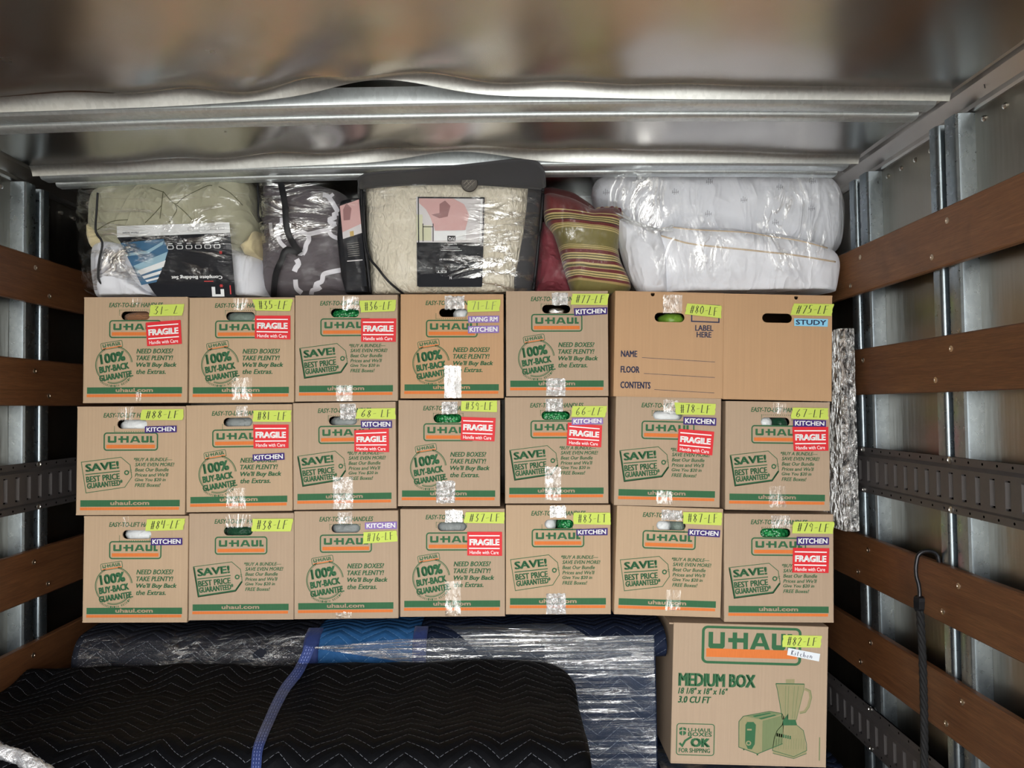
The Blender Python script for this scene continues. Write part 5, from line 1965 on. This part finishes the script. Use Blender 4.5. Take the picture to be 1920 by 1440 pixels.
top = [(2.200, -1.0), (2.197, -.78), (2.188, -.742), (2.168, -.722), (2.135, -.728), (2.09, -.742), (2.02, -.752), (1.90, -.752), (1.80, -.748), (1.74, -.744), (1.69, -.748), (1.655, -.765), (1.635, -.79), (1.625, -.83), (1.62, -1.0), (1.62, -1.74)]
ob = pad('quilted_pad', top, -1.375, XE, M['pad_black'], 130, .009, 61, xw=round_end)
bvp = bvh_of(ob)
hang(ob, R)
bb = MB()
ribbon(bb, bvp, ((581, 1213), (572, 1234), (558, 1262), (535, 1292), (517, 1325), (505, 1352), (491, 1384), (483, 1410), (480, 1450)), 19, .006, 1.9, cols=4)
# stitches along the binding
under(bb.build('binding', M['binding'], smooth=True), ob)
sb = MB()
for dx in (-5, 0, 5):
    q_ = path_px(((581 + dx, 1213), (572 + dx, 1234), (558 + dx, 1262), (535 + dx, 1292), (517 + dx, 1325), (505 + dx, 1352), (491 + dx, 1384), (483 + dx, 1410), (480 + dx, 1450)), 3)
    for i_ in range(0, len(q_) - 1, 2):
        a_, b_ = cast(bvp, q_[i_].x, q_[i_].y, .0098, 1.9), cast(bvp, q_[i_ + 1].x, q_[i_ + 1].y, .0098, 1.9)
        sb.tube([a_, b_], .0007, 4)
under(sb.build('stitching', flat('stitch_thread', srgb(128, 140, 190), .7)), ob)
# twisted film at the corner nearest the open end
R = thing('film_bundle', P(30, 1425, 1.55), 'whitish twisted stretch film in the bottom corner beside the black quilted pad', 'plastic wrap')
rb = MB()
pts = [P(-60, 1372, 1.60), P(0, 1409, 1.585), P(35, 1419, 1.58), P(65, 1435, 1.575), P(110, 1462, 1.57), P(160, 1490, 1.57)]
fine = []
for i_ in range(len(pts) - 1):
    for j_ in range(8):
        fine.append(pts[i_].lerp(pts[i_ + 1], j_ / 8))
rb.tube(fine, [.014 + .004 * noise.noise(Vector((i_ * .6, 0, 0))) for i_ in range(len(fine))], 14)
o = rb.build('film_roll', M['stretch_roll'], smooth=True)
hang(o, R)
rb = MB()
rb.box(-1.37, 1.50, 0, -.78, 1.60, CAMZ - .775)
o = rb.build('dark_bundle', M['pad_navy'])
hang(o, R)

# c: wrapped bundle under the larger box
R = thing('wrapped_bundle', (.72, 2.4, 0), 'dark film-wrapped bundle on the floor under the larger box', 'furniture')
zt = P(1400, 1439, 2.205).z - CAMZ - .010
o = pad('dark_pad', [(2.75, zt), (2.20, zt), (2.165, zt - .012), (2.15, zt - .04), (2.15, -1.74)], .440, .975, M['pad_navy'], 40, .006, 71)
hang(o, R)
o = pad('stretch_film', [(2.75, zt + .003), (2.20, zt + .003), (2.162, zt - .009), (2.146, zt - .04), (2.146, -1.70)], .438, .80, M['stretch_rim'], 50, .004, 72, ends=False)
hang(o, R)

# ------------------------------------------------------------------ silver wrapped panel wedged beside the boxes
R = thing('film_wrapped_board', P(1580, 995, 2.25), 'slim silver film-wrapped board wedged upright between boxes and slats', 'board')
mb = MB()
p_t, p_b = P(1574, 616, 2.205), P(1582, 996, 2.205)
zt, zb = p_t.z, p_b.z
xa, xb = P(1574, 800, 2.205).x, P(1602, 800, 2.205).x
nz = 60
vs = []
ring = [(0, .0), (.3, -.006), (.7, -.006), (1, .002), (1.03, .05), (1.0, .38), (0, .38), (-.05, .05)]
for j in range(nz + 1):
    t = j / nz
    z = zt + (zb - zt) * t
    lean = (P(1574, 616, 2.205).x * (1 - t) + P(1574 + 10, 996, 2.205).x * t)
    for k_, (a, y) in enumerate(ring):
        nn = noise.noise(Vector((k_ * 2.0, z * 30, 1))) * .0030 + noise.noise(Vector((k_ * 3.0, z * 70, 4))) * .0020
        vs.append((lean + a * (xb - xa) + nn, 2.205 + y + nn, z))
n = len(ring)
fs = []
for j in range(nz):
    for k_ in range(n):
        fs.append((j * n + k_, j * n + (k_ + 1) % n, (j + 1) * n + (k_ + 1) % n, (j + 1) * n + k_))
fs += [tuple(range(n)), tuple(nz * n + k_ for k_ in range(n))]
mb.add(vs, fs)
kk = NT('crinkled_silver_wrap')
f = kk.noise(kk.coord(scale=(1, 1, .4)), 55, 4, .6, 1.5)
f2 = kk.noise(kk.coord(), 14, 3)
M['silver_wrap'] = kk.finish(kk.bsdf(kk.ramp(f, [(.36, srgb(96, 96, 98)), (.52, srgb(250, 251, 252))]), .16, .80, normal=kk.bump(kk.math('ADD', f, kk.math('MULTIPLY', f2, 2.0)), 1.0, .03)))
o = mb.build('film_wrap', M['silver_wrap'], smooth=True, sharp=50)
fix_normals(o)
hang(o, R)
mb = MB()
for k_ in range(3):
    a_ = P(1598 + k_ * 2, 984 - k_ * 5, 2.20)
    mb.lathe(a_, (.6, -.6, .3), [(.003, -.004), (.006, 0), (.004, .004), (.001, .006)], 8)
o = mb.build('film_tail', M['silver_wrap'], smooth=True)
hang(o, R)

# ------------------------------------------------------------------ black strap hooked over a slat
xs = XSR - .009
R = thing('tie_strap', PXX(1752, 1056, XSR), 'black braided strap hanging by a steel hook from a wooden slat', 'strap')
R.location = Vector((XSR, PXX(1752, 1056, XSR).y, CAMZ - .402))
yh = R.location.y
hk = MB()
zt_ = CAMZ - .402
r_ = .0058
pts = [(xs + .022, yh, zt_ - .02), (xs + .022, yh, zt_ - .004)]
for k_ in range(9):
    a_ = math.pi * k_ / 8
    pts.append((xs - .006 + .026 * math.cos(a_), yh + .004 * k_ / 8, zt_ + .0085 + .020 * math.sin(a_)))
pts += [(xs - .036, yh + .004, zt_ - .012), (xs - .036, yh + .003, zt_ - .035), (xs - .031, yh + .001, zt_ - .055), (xs - .030, yh, zt_ - .075), (xs - .032, yh - .001, zt_ - .09)]
pts = [Vector(q_) for q_ in pts]
fine = []
for i_ in range(len(pts) - 1):
    for j_ in range(4):
        fine.append(pts[i_].lerp(pts[i_ + 1], j_ / 4))
for _ in range(2):
    fine = [fine[0]] + [(fine[i_ - 1] + 2 * fine[i_] + fine[i_ + 1]) / 4 for i_ in range(1, len(fine) - 1)] + [fine[-1]]
hk.tube(fine, .0052, 10)
hang(hk.build('hook', M['dark_steel'], smooth=True), R)
fr_ = MB()
hb = fine[-1]
fr_.lathe(hb + Vector((0, 0, .004)), (-.05, 0, -1), [(.009, 0), (.0135, .003), (.0145, .012), (.0135, .030), (.011, .034), (.009, .038)], 6)
hang(fr_.build('ferrule', M['dark_steel']), R)
rp = MB()
zs = hb.z - .03
n_ = 220
ctr = [Vector((hb.x - .001 + .003 * math.sin(i_ / 40), yh - .004, zs - .62 * i_ / n_)) for i_ in range(n_ + 1)]
for ph in range(4):
    a0 = ph * math.pi / 2
    rp.tube([c_ + Vector((.0046 * math.cos(a0 + i_ * .22), .0046 * math.sin(a0 + i_ * .22), 0)) for i_, c_ in enumerate(ctr)], .0050, 7)
hang(rp.build('braided_rope', M['rubber'], smooth=True), R)
for nm in list(M):
    pass
